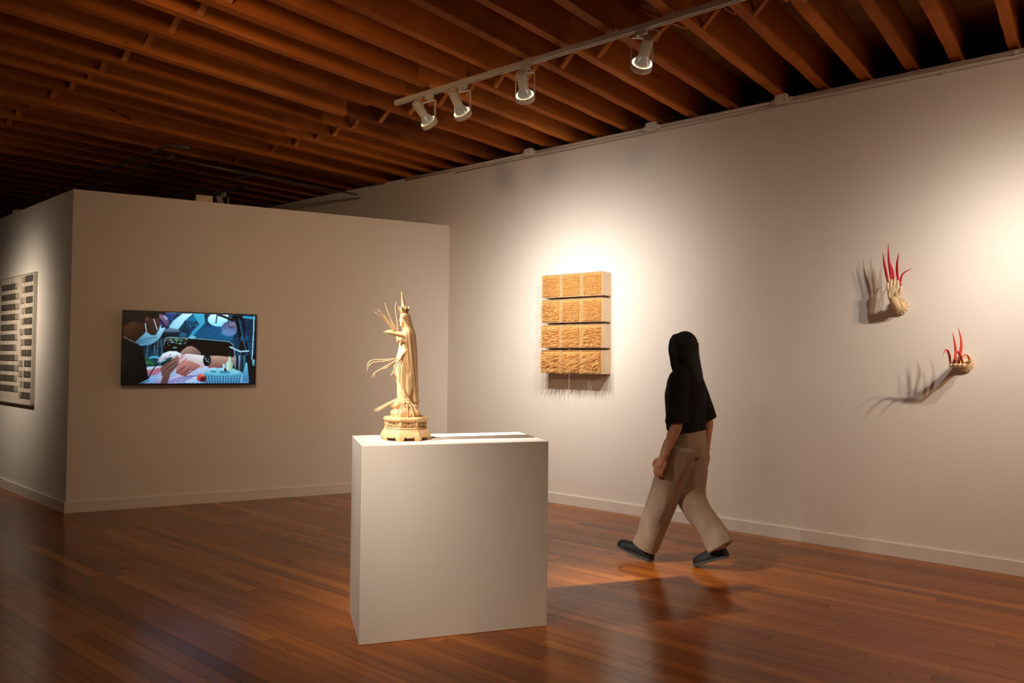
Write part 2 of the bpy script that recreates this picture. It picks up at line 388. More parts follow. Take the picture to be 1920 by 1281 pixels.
def spot_lamp(loc, target, power, label, core=30, spill=.10, group=None, soft=.045, beam=True, twist=0, col=None):
    G=lamp_parts(); loc=Vector(loc)
    piv=loc+Vector((0,0,-.245)); d=(Vector(target)-piv).normalized()
    az=math.atan2(d.y,d.x)-math.pi/2+twist    # yoke axis (local x) square to the aim
    t=empty('track_spotlight',loc,az); tag(t,label,'spotlight',group)
    link('adapter',G['adapter'],MT['lampwhite'],t).rotation_euler=(0,0,-az)
    link('yoke',G['yoke'],MT['lampwhite'],t)
    tilt=math.atan2(math.hypot(d.x,d.y),-d.z)   # from straight down
    for nm,mt in (('ring','lampwhite'),('bulb','bulb'),('socket','lampwhite'),('cord','lampwhite')):
        o=link(nm,G[nm],MT[mt],t); o.location=(0,0,-.245); o.rotation_euler=(tilt,0,0)
        if nm=='bulb': l=link('lens',G['lens'],MT['lens'],o)
    if beam:
        ld_=bpy.data.lights.new('spot_beam','SPOT'); lo_=bpy.data.objects.new('spot_beam',ld_); COL.objects.link(lo_)
        lo_.location=piv+d*.045; lo_.rotation_euler=d.to_track_quat('-Z','Y').to_euler()
        ld_.energy=power*K; ld_.color=col or LAMP_COL; ld_.spot_size=math.radians(165); ld_.spot_blend=.6; ld_.shadow_soft_size=soft
        ld_.use_nodes=True; nt=ld_.node_tree; L=nt.links.new; em=nt.nodes['Emission']
        tc=N(nt,'ShaderNodeTexCoord'); sx=N(nt,'ShaderNodeSeparateXYZ'); L(tc.outputs['Normal'],sx.inputs[0])
        ab=N(nt,'ShaderNodeMath',operation='ABSOLUTE'); L(sx.outputs[2],ab.inputs[0])
        # candle-power curve of a reflector lamp: core beam plus wide spill
        p1=N(nt,'ShaderNodeMath',operation='POWER'); L(ab.outputs[0],p1.inputs[0]); p1.inputs[1].default_value=core
        p2=N(nt,'ShaderNodeMath',operation='POWER'); L(ab.outputs[0],p2.inputs[0]); p2.inputs[1].default_value=4
        ma=N(nt,'ShaderNodeMath',operation='MULTIPLY_ADD'); L(p2.outputs[0],ma.inputs[0]); ma.inputs[1].default_value=spill; L(p1.outputs[0],ma.inputs[2])
        L(ma.outputs[0],em.inputs['Strength'])
    return t
track(-4.6,4.665,TRX,TRZ,'long white lighting track fixed under the joists near the long wall')
spot_lamp((TRX,4.27,TRZ),(W,4.25,1.7),152,'white track spotlight at the end of the rail seen edge-on',12,.09,soft=.02)
spot_lamp((TRX,3.90,TRZ),(W,4.3,1.7),152,'white track spotlight second from the end of the rail',12,.09,soft=.02)
spot_lamp((TRX,3.28,TRZ),(W,4.35,1.65),148,'white track spotlight third from the end of the rail',12,.09,soft=.02)
spot_lamp((TRX,2.32,TRZ),(W,4.25,1.6),175,'white track spotlight farthest along the rail from its end',12,.09,soft=.02)
spot_lamp((TRX,-.75,TRZ),(W,.52,2.25),290,'white track spotlight aimed at the red-nailed hands',36,.06)
spot_lamp((TRX,-1.45,TRZ),(W,.75,1.40),265,'white track spotlight aimed at the lower hand',16,.06)
spot_lamp((TRX,-1.9,TRZ),(W,1.2,.9),190,'added warm fill spotlight washing the long wall',5,.02,col=FILL_COL)  # unseen fill lamp added to warm the lower long wall
spot_lamp((TRX,-2.3,TRZ),(4.5,-.6,0),430,'added warm fill spotlight bouncing off the bare floor',20,.02,col=FILL_COL)  # added out of view; its floor bounce fills the plinth front and joists
spot_lamp((TRX,-3.4,TRZ),(W,-3.0,1.3),300,'added warm fill spotlight aimed at the far end of the long wall',16,.1,col=FILL_COL)  # added for ambient bounce from behind the viewer
# a second track on the other side of the plinth, and a third along the opposite wall
T2X,T2Z=1.15,TRZ-.06
track(-2.0,9.8,T2X,T2Z,'second lighting track fixed above the walkway')
spot_lamp((T2X,4.23,T2Z),(4.45,2.42,0),2300,'white track spotlight aimed along the plinth past the carved figure',150,.004)
spot_lamp((T2X,2.45,T2Z),(2.60,3.02,.92),560,'white track spotlight aimed at the carved figure from the front',50,.07,col=(1,.85,.68))
spot_lamp((T2X,2.95,T2Z),(5.4,6.4,1.5),215,'added warm fill spotlight washing the television wall',7,.02,col=FILL_COL,soft=.16)  # unseen fill lamp added to brighten the partition
spot_lamp((T2X,8.3,T2Z),(2.9,9.02,1.6),430,'white track spotlight aimed at the striped panel',26,.02,col=(1,.84,.66))
spot_lamp((T2X,-1.2,T2Z),(2.1,.1,0),520,'added warm fill spotlight at the near end of the walkway track',45,.008,col=FILL_COL)  # added fill; light bounced off the near floor lifts the plinth front
# ------------------------------------------------------------------ pedestal
pe=MB().box((PW_/2,PD_/2,PH_/2),(PW_,PD_,PH_)); ped=obj('pedestal',pe,MT['ped'],bevel=.003); ped.location=(PX,PY,0); ped.rotation_euler=(0,0,PA)
tag(ped,'plain white painted plinth with the carved figure on top','pedestal')
#INSERT
# ------------------------------------------------------------------ twelve-block relief on the long wall
def relief():
    t=empty('wall_relief',(W,0,0)); tag(t,'grid of twelve pale wooden blocks bristling with straw sticks on the long wall','artwork')
    ya,yb=3.788,4.525; zt_,zb_=2.360,1.352; D=.15; cg,rg=.009,.024
    cw=(yb-ya-2*cg)/3; rh=(zt_-zb_-3*rg)/4; r=random.Random(21)
    for i in range(4):
        for j in range(3):
            y0=yb-j*(cw+cg)-cw; z1=zt_-i*(rh+rg); z0=z1-rh
            b=obj('wood_block',MB().box((-D/2,y0+cw/2,z0+rh/2),(D,cw,rh)),MT['blockwood'],t,bevel=.002)
            # thin proud lip round the face
            lip=MB(); fz=.0035
            for (yy,zz,dy,dz) in ((y0+cw/2,z1-fz/2,cw,fz),(y0+cw/2,z0+fz/2,cw,fz),(y0+fz/2,z0+rh/2,fz,rh-2*fz),(y0+cw-fz/2,z0+rh/2,fz,rh-2*fz)):
                lip.box((-D-.004,yy,zz),(.009,dy,dz))
            obj('lip',lip,MT['blockwood'],b)
            obj('drilled_face',MB().box((-D-.001,y0+cw/2,z0+rh/2),(.003,cw-2*fz,rh-2*fz)),MT['drilled'],b)
            st=MB(); nz,ny=12,13
            for a in range(nz):
                for c in range(ny):
                    y=y0+.016+(cw-.032)*(c+.5)/ny+r.uniform(-.003,.003); z=z0+.014+(rh-.028)*(a+.5)/nz+r.uniform(-.002,.002)
                    ln=(.044+.014*i)*r.uniform(.75,1.2)
                    if r.random()<.05: ln*=1.5
                    sl=r.gauss(-.03,.05+.022*i)-.035*i; sy=r.gauss(.05,.06+.02*i)
                    d=Vector((-1,sy,sl)).normalized(); p=Vector((-D+.002,y,z)); m_=p+d*ln*.55; e=m_+(d+Vector((0,r.gauss(0,.10),-.02-r.random()*.10))).normalized()*ln*.45
                    st.tube([p,m_,e],[.0032,.0029,.0014],4)
            tag(obj('straw_sticks',st,MT['straw'],b),kind='stuff')
relief()

# ------------------------------------------------------------------ television on the partition
def tv_image(nx=420,ny=236):
    r=np.random.RandomState(4)
    yy,xx=np.mgrid[0:ny,0:nx]; ZX=190+1520*(xx+.5)/nx
    top=158+38*(ZX-190)/1520; bot=988-14*(ZX-190)/1520
    ZY=top+(bot-top)*(yy+.5)/ny
    A=np.zeros((ny,nx,3)); A[:]=(5,13,22)
    def inside(poly):
        m=np.zeros(ZX.shape,bool); n=len(poly)
        for i in range(n):
            (x1,y1),(x2,y2)=poly[i],poly[(i+1)%n]
            c=((y1>ZY)!=(y2>ZY))
            if y1!=y2: m^=c&(ZX<(x2-x1)*(ZY-y1)/(y2-y1)+x1)
        return m
    def box(a,k):
        for ax in (0,1): a=sum(np.roll(a,i,ax) for i in range(-k,k+1))/(2*k+1)
        return a
    def fill(m,ca,cb,dr,soft,nz):
        ca=np.array(ca,float); cb=ca if cb is None else np.array(cb,float)
        mf=m.astype(float)
        if soft: mf=box(mf,soft)
        if m.sum()==0: return
        p=ZX*dr[0]+ZY*dr[1]; lo_,hi=p[m].min(),p[m].max(); t_=np.clip((p-lo_)/max(1,hi-lo_),0,1)[:,:,None]
        col=ca*(1-t_)+cb*t_
        if nz: col=col+box(r.normal(0,nz*2,(ny,nx,1)),1)
        A[:]=A*(1-mf[:,:,None])+col*mf[:,:,None]
    def poly(pts,ca,cb=None,dr=(0,1),soft=1,nz=3): fill(inside(pts),ca,cb,dr,soft,nz)
    def ell(cx,cy,rx,ry,ca,cb=None,dr=(0,1),soft=1,nz=0): fill(((ZX-cx)/rx)**2+((ZY-cy)/ry)**2<1,ca,cb,dr,soft,nz)
    def line(pts,wd,col,soft=0):
        m=np.zeros(ZX.shape,bool)
        for (x1,y1),(x2,y2) in zip(pts[:-1],pts[1:]):
            dx,dy=x2-x1,y2-y1; L2=dx*dx+dy*dy; t_=np.clip(((ZX-x1)*dx+(ZY-y1)*dy)/L2,0,1)
            m|=(ZX-x1-t_*dx)**2+(ZY-y1-t_*dy)**2<wd*wd
        fill(m,col,None,(0,1),soft,0)
    # glass wall with reflections
    poly([(560,150),(1720,150),(1720,640),(560,640)],(6,34,58),(10,60,92),(1,0),nz=6)
    poly([(940,300),(1440,330),(1440,490),(960,460)],(12,78,118),(16,96,140),(1,0),4,8)
    poly([(1440,330),(1700,240),(1700,660),(1480,660)],(6,36,60),(8,60,92),(0,1),2,6)
    poly([(640,175),(780,175),(700,300),(640,330)],(40,66,128),(20,44,90),nz=5)
    for _ in range(420):
        x=r.uniform(620,1700); y=r.uniform(185,480)+ (r.uniform(0,150) if x>1450 else 0); b_=r.uniform(.2,1)
        ell(x,y,r.uniform(2,6),r.uniform(2,5),(30*b_+10,110*b_+30,140*b_+50),soft=0)
    # bright lamp, its arm and clutter in the back
    poly([(690,330),(740,260),(840,178),(965,178),(880,255),(800,360),(720,385)],(150,205,228),(232,250,252),(.7,-.7),2)
    poly([(600,385),(700,345),(820,365),(800,400),(620,400)],(120,134,160),(80,92,120),soft=2)
    poly([(860,280),(930,215),(990,180),(1090,180),(1105,285),(1040,330),(900,352)],(22,98,138),(38,140,176),(1,0),2,8)
    for _ in range(60): ell(r.uniform(860,1030),r.uniform(270,350),r.uniform(5,16),r.uniform(4,10),(8,r.uniform(20,70),r.uniform(40,95)),soft=1)
    poly([(962,178),(1088,178),(1104,285),(1072,320),(1000,400),(945,470),(890,478),(960,385),(1040,300),(1010,260)],(74,178,208),(48,140,176),(0,1),1)
    poly([(892,470),(958,432),(1006,446),(948,512),(902,505)],(150,208,220),(90,150,170))
    poly([(600,396),(905,400),(885,462),(600,462)],(14,18,28),(26,44,62),(1,0),2,6); poly([(820,400),(900,404),(885,455),(812,450)],(50,110,140),(30,80,110),soft=2)
    ell(1270,245,136,82,(240,252,252),(150,222,238),(0,1),1); line([(1245,185),(1232,285)],7,(10,30,44)); line([(1250,188),(1330,212),(1420,252),(1480,205)],13,(6,14,22)); line([(1390,180),(1382,280)],9,(8,22,34))
    ell(1395,350,96,86,(86,86,128),(120,140,186),(0,1),2,5); ell(1432,308,42,36,(170,134,156),(120,100,130),soft=3); ell(1375,395,80,34,(104,136,182),soft=3); line([(1390,330),(1450,330)],5,(60,50,80),1)
    # dark clear board with bright rim
    poly([(632,520),(650,470),(690,452),(1390,498),(1440,535),(1468,680),(632,660)],(15,12,13),(9,7,8),(1,0),1,2)
    line([(636,560),(648,480),(690,452),(1060,470),(1390,498),(1440,530),(1458,600),(1462,670)],4,(120,170,184))
    for _ in range(70): ell(r.uniform(650,900),456+abs(r.normal(0,34)),r.uniform(4,12),r.uniform(2,6),(60+r.uniform(0,110),80+r.uniform(0,110),60+r.uniform(0,110)),soft=0)
    for x,y in ((735,510),(820,525),(765,572)): ell(x,y,26,9,(120,150,150),soft=1)
    # glassware behind the hands
    poly([(410,560),(640,545),(610,800),(430,800)],(12,40,54),(30,70,86),(0,1),2,8); poly([(540,470),(640,470),(630,600),(560,600)],(28,52,70),(16,34,48),soft=3)
    for x0_,x1_ in ((470,450),(540,535),(605,628),(575,560)): line([(x0_,490),(x1_,690)],3,(130,165,180),1)
    ell(535,690,58,22,(80,170,198),soft=1); ell(535,712,50,18,(20,60,84),soft=1); poly([(428,680),(520,715),(560,785),(440,800)],(40,92,66),(18,54,50),soft=2,nz=10); line([(450,760),(470,735),(520,760)],5,(60,140,80))
    # towel
    poly([(445,795),(620,780),(1140,778),(1560,850),(1660,990),(350,990)],(214,206,226),(120,150,196),(0,1),2,7)
    poly([(450,835),(620,800),(610,850),(560,885),(470,905)],(206,108,122),(168,110,140),soft=2); poly([(690,930),(860,860),(1020,880),(960,940),(780,985),(680,985)],(226,196,216),(176,150,196),soft=3)
    for k in range(6): line([(650+70*k,985-10*k),(820+60*k,915-5*k),(960+40*k,890)],4,(104,108,160),2)
    for k in range(4): line([(900+50*k,970),(1010+30*k,905)],6,(238,244,250),2)
    # far arm, client's hand and forearm, watch
    poly([(815,640),(850,600),(905,555),(960,552),(1010,580),(1062,625),(1062,660),(830,668)],(190,140,126),(120,78,74),(.4,1),1)
    poly([(1150,662),(1300,664),(1475,680),(1490,770),(1300,795),(1150,800)],(214,162,140),(140,80,72),(0,1),1)
    poly([(790,720),(815,668),(900,640),(1010,650),(1110,664),(1110,800),(1010,806),(900,770),(820,770)],(250,232,232),(206,150,150),(-.25,1),1)
    poly([(775,850),(800,775),(850,725),(940,722),(1065,780),(1005,825),(940,835),(885,900),(845,885),(800,872)],(214,140,128),(150,80,78),(.2,1),1)
    for a in (((790,862),(880,790)),((842,888),(935,815)),((880,898),(985,822))): line(a,5,(110,48,50),1)
    for a in (((820,700),(870,668)),((850,740),(900,700)),((700,640),(745,668))): line(a,4,(188,70,80),1)
    ell(1137,715,46,66,(10,11,14),soft=1); line([(1108,655),(1170,655)],8,(18,20,24)); line([(1118,688),(1130,722),(1156,736)],4,(170,180,186)); line([(1150,690),(1158,715)],3,(120,130,136))
    # gloved far hand and the working hand with its tool
    poly([(568,760),(588,690),(630,640),(700,612),(780,612),(845,645),(800,690),(760,700),(700,688),(640,720),(600,765)],(246,240,246),(196,178,196),(0,1),1)
    for a in (((583,735),(612,668)),((612,742),(660,672)),((660,700),(720,650))): line(a,4,(176,110,116),1)
    poly([(600,985),(620,880),(606,810),(640,765),(720,715),(790,655),(815,690),(808,770),(760,830),(720,870),(690,985)],(160,108,98),(92,54,54),(-.6,1),1)
    for a in (((650,780),(760,700)),((670,815),(785,735)),((700,845),(790,775))): line(a,4,(72,36,36),1)
    line([(735,700),(790,662)],9,(206,160,146),1); poly([(540,985),(600,905),(636,890),(612,985)],(206,190,214),(150,130,170),soft=2)
    line([(578,757),(640,728),(725,690)],13,(38,78,88),1); line([(600,740),(660,714)],5,(170,206,214)); line([(578,757),(540,800),(505,860),(478,925)],6,(12,12,15)); line([(470,938),(372,978)],11,(96,168,194)); line([(480,955),(400,985)],5,(30,60,80))
    # masked person
    poly([(170,140),(650,140),(652,215),(610,262),(560,350),(500,440),(330,525),(170,460)],(24,13,10),(10,6,5),(1,-.3),1,2)
    poly([(195,330),(280,275),(400,285),(440,330),(447,400),(400,450),(330,512),(190,432)],(84,44,26),(40,21,14),(.6,1),3)
    poly([(428,245),(520,235),(592,228),(600,300),(560,400),(500,430),(442,402)],(88,48,40),(50,27,24),(-1,.4),2); ell(448,262,26,44,(104,60,54),(60,32,30),(0,1),1)
    poly([(575,190),(650,200),(695,290),(690,315),(640,345),(602,330)],(150,112,132),(84,60,86),(0,1),2); line([(640,215),(665,245)],9,(190,206,226),2)
    poly([(440,392),(500,432),(545,428),(578,370),(596,305),(606,350),(654,344),(592,465),(530,520),(480,548),(380,556),(322,512)],(176,222,236),(70,112,138),(-.5,1),1)
    line([(350,515),(450,470),(560,450)],4,(60,98,122),1); line([(380,545),(480,520),(560,480)],4,(120,170,190),1); line([(428,295),(434,340),(444,395)],4,(190,204,212)); line([(520,250),(540,300),(560,368)],4,(196,210,220)); line([(588,250),(656,340)],12,(22,16,84)); line([(598,366),(650,346)],5,(190,216,228))
    poly([(170,440),(240,472),(330,522),(400,580),(425,680),(450,790),(478,930),(350,1000),(160,1000)],(20,16,15),(9,7,7),(1,.4),1,2); line([(188,445),(250,480),(330,522)],5,(140,112,96),1)
    # jointed lamp arm, clear stand
    line([(1470,190),(1500,320),(1535,480),(1570,650),(1640,790),(1700,880)],21,(5,11,20)); line([(1545,185),(1590,420),(1640,630),(1712,800)],16,(6,15,27)); ell(1490,215,64,42,(5,10,17)); ell(1560,560,46,54,(7,14,20))
    line([(1506,230),(1550,420),(1600,600)],4,(40,104,140)); line([(1592,380),(1640,600),(1690,740)],4,(30,84,120)); line([(1408,560),(1470,588),(1530,612),(1632,604)],8,(186,208,214)); line([(1692,200),(1688,420),(1676,700)],5,(190,224,226)); line([(1556,214),(1705,226)],10,(70,176,206),1); line([(1560,180),(1700,186)],6,(120,206,226),1)
    for x in (1545,1605): ell(x,465,15,34,(44,96,140),(20,60,96),(0,1),1)
    # tray, bottles, red box
    for x,ca in ((1462,(150,168,196)),(1488,(22,26,52)),(1512,(150,180,200)),(1540,(30,74,104)),(1572,(70,140,170))): poly([(x,655),(x+20,655),(x+22,845),(x-2,845)],ca,tuple(c*.5 for c in ca),(0,1),1,8)
    poly([(1570,860),(1600,735),(1618,735),(1648,960),(1560,960)],(120,196,220),(50,120,160),(0,1),1,8); poly([(1680,702),(1714,702),(1714,772),(1680,772)],(140,200,210),(70,140,160))
    poly([(1100,858),(1135,990),(1532,990),(1562,852),(1420,880),(1250,885)],(96,170,200),(46,104,146),(0,1),1,6); poly([(1102,852),(1200,815),(1300,798),(1440,805),(1560,850),(1440,884),(1240,888)],(168,216,226),(110,178,200),(0,1),1,12)
    ell(1345,852,66,20,(54,124,156),(90,164,190),(0,1),1); ell(1215,845,40,13,(70,140,168),soft=1)
    for k in range(13): line([(1128+34*k,900-4*abs(k-6)*.3),(1146+31*k,982)],4,(30,74,112),1); line([(1142+34*k,900),(1158+31*k,980)],3,(150,204,222),1)
    poly([(1024,898),(1064,906),(1056,958),(1030,948)],(236,64,44),(190,40,34)); poly([(1064,906),(1132,898),(1122,962),(1056,958)],(110,26,30),(70,18,24)); poly([(1024,896),(1062,866),(1132,896),(1064,908)],(246,120,90),(226,80,60))
    poly([(1322,752),(1360,752),(1362,832),(1322,832)],(214,226,230),(140,170,184),(1,0)); poly([(1342,806),(1378,806),(1378,836),(1342,836)],(54,32,44),(30,18,26))
    poly([(1368,740),(1384,722),(1426,722),(1441,740),(1443,826),(1368,826)],(226,238,206),(150,178,150),(1,0)); poly([(1386,724),(1398,664),(1410,664),(1424,724)],(230,242,220),(170,196,176),(1,0))
    A=np.clip(A,0,255)/255; A=A*np.array((.86,.97,1.0)); A=A**1.08
    L_=np.where(A<=.04045,A/12.92,((A+.055)/1.055)**2.4)
    return L_
def television():
    s0,s1,z0,z1=.434,1.668,1.200,1.926; th=.055; gap=.03
    n3=Vector((nf.x,nf.y,0)); t3=Vector((tdir.x,tdir.y,0))
    base=Vector((CX,CY,0))+n3*gap
    t=empty('television',base+t3*((s0+s1)/2)+Vector((0,0,(z0+z1)/2)), math.atan2(t3.y,t3.x))
    tag(t,'thin black wall television showing a masked person working on a hand','television')
    w_,h_=s1-s0,z1-z0; y=-th   # local -y faces the room
    obj('back_case',MB().box((0,-th/2+.002,0),(w_,th-.006,h_)),MT['tvblack'],t,bevel=.004)
    bz=.011; fr=MB()
    for (x,z,dx,dz) in ((0,h_/2-bz/2,w_,bz),(0,-h_/2+bz*.7,w_,bz*1.4),(-w_/2+bz/2,0,bz,h_),(w_/2-bz/2,0,bz,h_)): fr.box((x,y-.002,z),(dx,.012,dz))
    obj('bezel',fr,MT['tvblack'],t,bevel=.0015)
    obj('wall_bracket',MB().box((0,.012,0),(.4,.028,.25)),MT['tvblack'],t)
    img=tv_image(); ny,nx=img.shape[:2]; W2=w_-2*bz; H2=h_-2.4*bz; zc=.2*bz
    vx=np.linspace(-W2/2,W2/2,nx+1); vz=np.linspace(H2/2,-H2/2,ny+1)+zc
    gx,gz=np.meshgrid(vx,vz); V=np.stack([gx.ravel(),np.full(gx.size,y+.001),gz.ravel()],1)
    i=np.arange(ny)[:,None]*(nx+1)+np.arange(nx)[None]; Fq=np.stack([i,i+nx+1,i+nx+2,i+1],-1).reshape(-1,4)
    me=bpy.data.meshes.new('screen'); me.from_pydata(V.tolist(),[],Fq.tolist()); me.update()
    at=me.color_attributes.new('picture','FLOAT_COLOR','CORNER')
    c=np.ones((ny*nx,4,4)); c[:,:,:3]=img.reshape(-1,1,3); at.data.foreach_set('color',c.ravel())
    m,nt,b=nodes('lit_screen'); vc=N(nt,'ShaderNodeVertexColor',layer_name='picture'); b.inputs['Base Color'].default_value=(.01,.01,.01,1); b.inputs['Roughness'].default_value=.25
    nt.links.new(vc.outputs[0],b.inputs['Emission Color']); b.inputs['Emission Strength'].default_value=1.15
    tag(link('screen',me,m,t),'lit picture of a masked worker bent over a hand under blue lamps')
television()

# ------------------------------------------------------------------ striped panel on the partition side wall
def stripe_mat(name,a,b_,sc):
    m,nt,b=nodes(name); L=nt.links.new; tc=N(nt,'ShaderNodeTexCoord'); mp=N(nt,'ShaderNodeMapping'); mp.inputs['Scale'].default_value=(1,sc,1.2)
    L(tc.outputs['Object'],mp.inputs['Vector']); no=N(nt,'ShaderNodeTexNoise',Scale=1.0,Detail=3.0,Roughness=.7); L(mp.outputs[0],no.inputs['Vector'])
    rp=ramp(nt,[(.36,a),(.50,tuple((x+y)/2 for x,y in zip(a,b_))),(.66,b_)]); L(no.outputs['Fac'],rp.inputs[0]); L(rp.outputs[0],b.inputs['Base Color']); b.inputs['Roughness'].default_value=.7
    return m
def striped():
    g=math.atan2(-ld.x,ld.y)   # local y runs along the wall
    t=empty('striped_panel',(CX+ld.x/ld.y*(8.586-CY),8.586,.96),g); tag(t,'tall cream panel with staggered black woven strips in a pale frame','artwork')
    Wd,Hd,D=1.85,1.385,.032
    mc=stripe_mat('cream_weave',(.40,.33,.26),(.72,.64,.53),55); md=stripe_mat('black_weave',(.010,.009,.008),(.16,.13,.10),70); mf=stripe_mat('faded_weave',(.06,.05,.035),(.55,.47,.37),60)
    obj('board',MB().box((-D/2,Wd/2,Hd/2),(D-.006,Wd-.02,Hd-.02)),mc,t)
    fr=MB()
    for (yy,zz,dy,dz) in ((.014,Hd/2,.028,Hd),(Wd-.014,Hd/2,.028,Hd),(Wd/2,Hd-.006,Wd,.012),(Wd/2,.01,Wd,.02)): fr.box((-D/2-.002,yy,zz),(D,dy,dz))
    obj('frame',fr,MT['artframe'],t,bevel=.002)
    r=random.Random(9); pitch=(Hd-.05)/12
    def strip(y0,y1,z,mat):
        h=pitch*.56; me=MB().box((-D-.001,(y0+y1)/2,z),(.006,y1-y0,h)); obj('woven_strip',me,mat,t)
    for k in range(12):
        z=Hd-.028-pitch*(k+.28)
        strip(.034,.30+r.uniform(-.05,.04),z,md); strip(.305+r.uniform(0,.02),.40+r.uniform(-.03,.05),z,mf)
        strip(1.20,1.52,z,md)
        if k<11:
            z2=z-pitch*.5+.002; e=.60+r.uniform(-.04,.04)
            strip(e,1.12,z2,md); strip(e-.07-r.random()*.06,e-.005,z2,mf); strip(1.56,1.79,z2,md)
striped()

# ------------------------------------------------------------------ carved figure on the plinth
KS=.000757
def P(X,Y,s=0): return Vector(((395-X)*KS, s*KS, (1185-Y)*KS))    # figure: x = front, y = its side towards the viewer... z up
def figure():
    ax=Vector((math.cos(PA),math.sin(PA))); bx=Vector((-ax.y,ax.x)); c=Vector((PX,PY))+ax*.272+bx*.275
    t=empty('carved_figure',(c.x,c.y,PH_),PA+math.pi)      # faces along the plinth; local +y is the viewer's side
    tag(t,'pale carved robed figure with spired crown and long curved nails on octagonal base','statue')
    mt=MT['statue']; mn=MT['nail_ivory']
    # --- octagonal base
    b=empty('base'); b.parent=t
    def octo(r,z,ph=math.pi/8,n=8): return [Vector((r*math.cos(2*math.pi*j/n+ph),r*math.sin(2*math.pi*j/n+ph),z)) for j in range(n)]
    cz=lambda Y:(1185-Y)*KS
    R=lambda px: px*KS*1.03
    obj('top_slab',MB().loft([octo(R(152),cz(1050)),octo(R(160),cz(1044)),octo(R(166),cz(1034)),octo(R(164),cz(1024)),octo(R(150),cz(1016))]),mt,b)
    obj('core',MB().loft([octo(R(136),cz(1100)),octo(R(136),cz(1045))]),MT['blockwood'],b)
    obj('moulding',MB().loft([octo(R(150),cz(1102)),octo(R(160),cz(1096)),octo(R(150),cz(1088))]),mt,b)
    fret=MB(); feet=[]
    for k in range(8):
        a0=2*math.pi*k/8+math.pi/8; a1=a0+math.pi/4
        rr_=R(148); p0=Vector((rr_*math.cos(a0),rr_*math.sin(a0),0)); p1=Vector((rr_*math.cos(a1),rr_*math.sin(a1),0)); mid=(p0+p1)/2; tn=(p1-p0).normalized(); nn_=mid.normalized(); L_=(p1-p0).length
        fret.tube([p0+Vector((0,0,cz(1092))),p0+Vector((0,0,cz(1044)))],8*KS,8)
        for s_ in (-1,1):
            for (u_,zz,rad) in ((.36,1058,8),(.36,1078,8),(.16,1068,10)):
                q=mid+tn*(s_*u_*L_); cc=Vector((q.x,q.y,cz(zz)))
                ring=[cc+tn*(rad*KS*math.cos(x))+Vector((0,0,rad*KS*.8*math.sin(x)))+nn_*(.3*KS) for x in [2*math.pi*i/8 for i in range(9)]]
                fret.tube(ring,3*KS,5)
        fret.tube(bez([mid+tn*(-.30*L_)+Vector((0,0,cz(1066))),mid+tn*(-.1*L_)+Vector((0,0,cz(1080))),mid+Vector((0,0,cz(1072))),mid+tn*(.1*L_)+Vector((0,0,cz(1080))),mid+tn*(.30*L_)+Vector((0,0,cz(1066)))],12),4*KS,6)
        # bulging skirt panel with an ogee cut along its foot
        nu,nv=20,8; V=[];Fc=[]
        prof=lambda v: 150+ (188-150)*math.sin(min(1,v*1.25)*math.pi/2) - (8*max(0,v-.8)/.2)
        for th_ in (0,1):
            for i in range(nu+1):
                uu=-1+2*i/nu; cut=0
                if abs(uu)<.62: cut=.30+.10*math.cos(uu/.62*math.pi)*(-1 if abs(uu)<.2 else 1)*.6 + .05*math.cos(3*uu/.62*math.pi)
                cut=max(0,cut) if abs(uu)<.60 else 0
                for j in range(nv+1):
                    v=j/nv*(1-cut); rad=R(prof(v))-(9*KS if th_ else 0)
                    q0=Vector((rad*math.cos(a0),rad*math.sin(a0),0)); q1=Vector((rad*math.cos(a1),rad*math.sin(a1),0))
                    q=q0.lerp(q1,(uu+1)/2); V.append((q.x,q.y,cz(1096)+(cz(1185)-cz(1096))*v))
        nn2=(nu+1)*(nv+1)
        for i in range(nu):
            for j in range(nv):
                a=i*(nv+1)+j; Fc.append((a,a+1,a+nv+2,a+nv+1)); Fc.append((nn2+a,nn2+a+nv+1,nn2+a+nv+2,nn2+a+1))
            a=i*(nv+1)+nv; Fc.append((a,nn2+a,nn2+a+nv+1,a+nv+1))
        obj('skirt_panel',MB().add(V,Fc),mt,b)
    obj('fretwork',fret,mt,b,smooth=True)
    # --- lotus mound
    mo=MB().lathe([(98*KS,cz(1020)),(100*KS,cz(990)),(92*KS,cz(965)),(74*KS,cz(940)),(60*KS,cz(900)),(50*KS,cz(880))],24)
    for (X,Y,s_,r_) in ((312,935,0,30),(330,925,42,32),(395,900,40,46),(455,905,20,38),(400,930,62,32),(452,940,50,30),(340,920,-40,32),(400,910,-50,42),(460,920,-35,34),(330,985,25,34),(370,990,70,34),(420,992,82,30),(465,990,55,32),(480,992,0,24),(310,990,-30,26),(360,990,-70,34),(420,990,-80,30),(460,990,-55,32)):
        mo.ell(P(X,Y,s_),r_*KS)
    link('lotus_mound',fused('lotus_mound',mo,.004,3),mt,t)
    # --- robe
    robe=[(905,335,470,78),(860,332,470,80),(800,329,467,80),(700,327,462,78),(600,330,456,76),(540,334,450,72),(500,337,448,70),(460,343,450,76),(425,350,454,86),(400,358,455,88),(378,366,448,78),(360,374,430,46),(345,378,408,24),(330,380,406,22)]
    def rr2(Y):
        for (a,b_) in zip(robe[:-1],robe[1:]):
            if b_[0]<=Y<=a[0]:
                f_=(Y-b_[0])/(a[0]-b_[0]); return [b_[i]+(a[i]-b_[i])*f_ for i in (1,2,3)]
        return list(robe[0][1:]) if Y>robe[0][0] else list(robe[-1][1:])
    def rp_(Y,th,off=0,fold=0):
        x0,x1,ry=rr2(Y); rx=(x1-x0)/2; cx=(x0+x1)/2
        k=1+fold*(.05*math.sin(9*th+Y*.004)+.03*math.sin(17*th+1.3))
        return P(cx-(rx+off)*k*math.cos(th),Y,(ry+off)*k*math.sin(th))
    m_=MB(); rings=[]
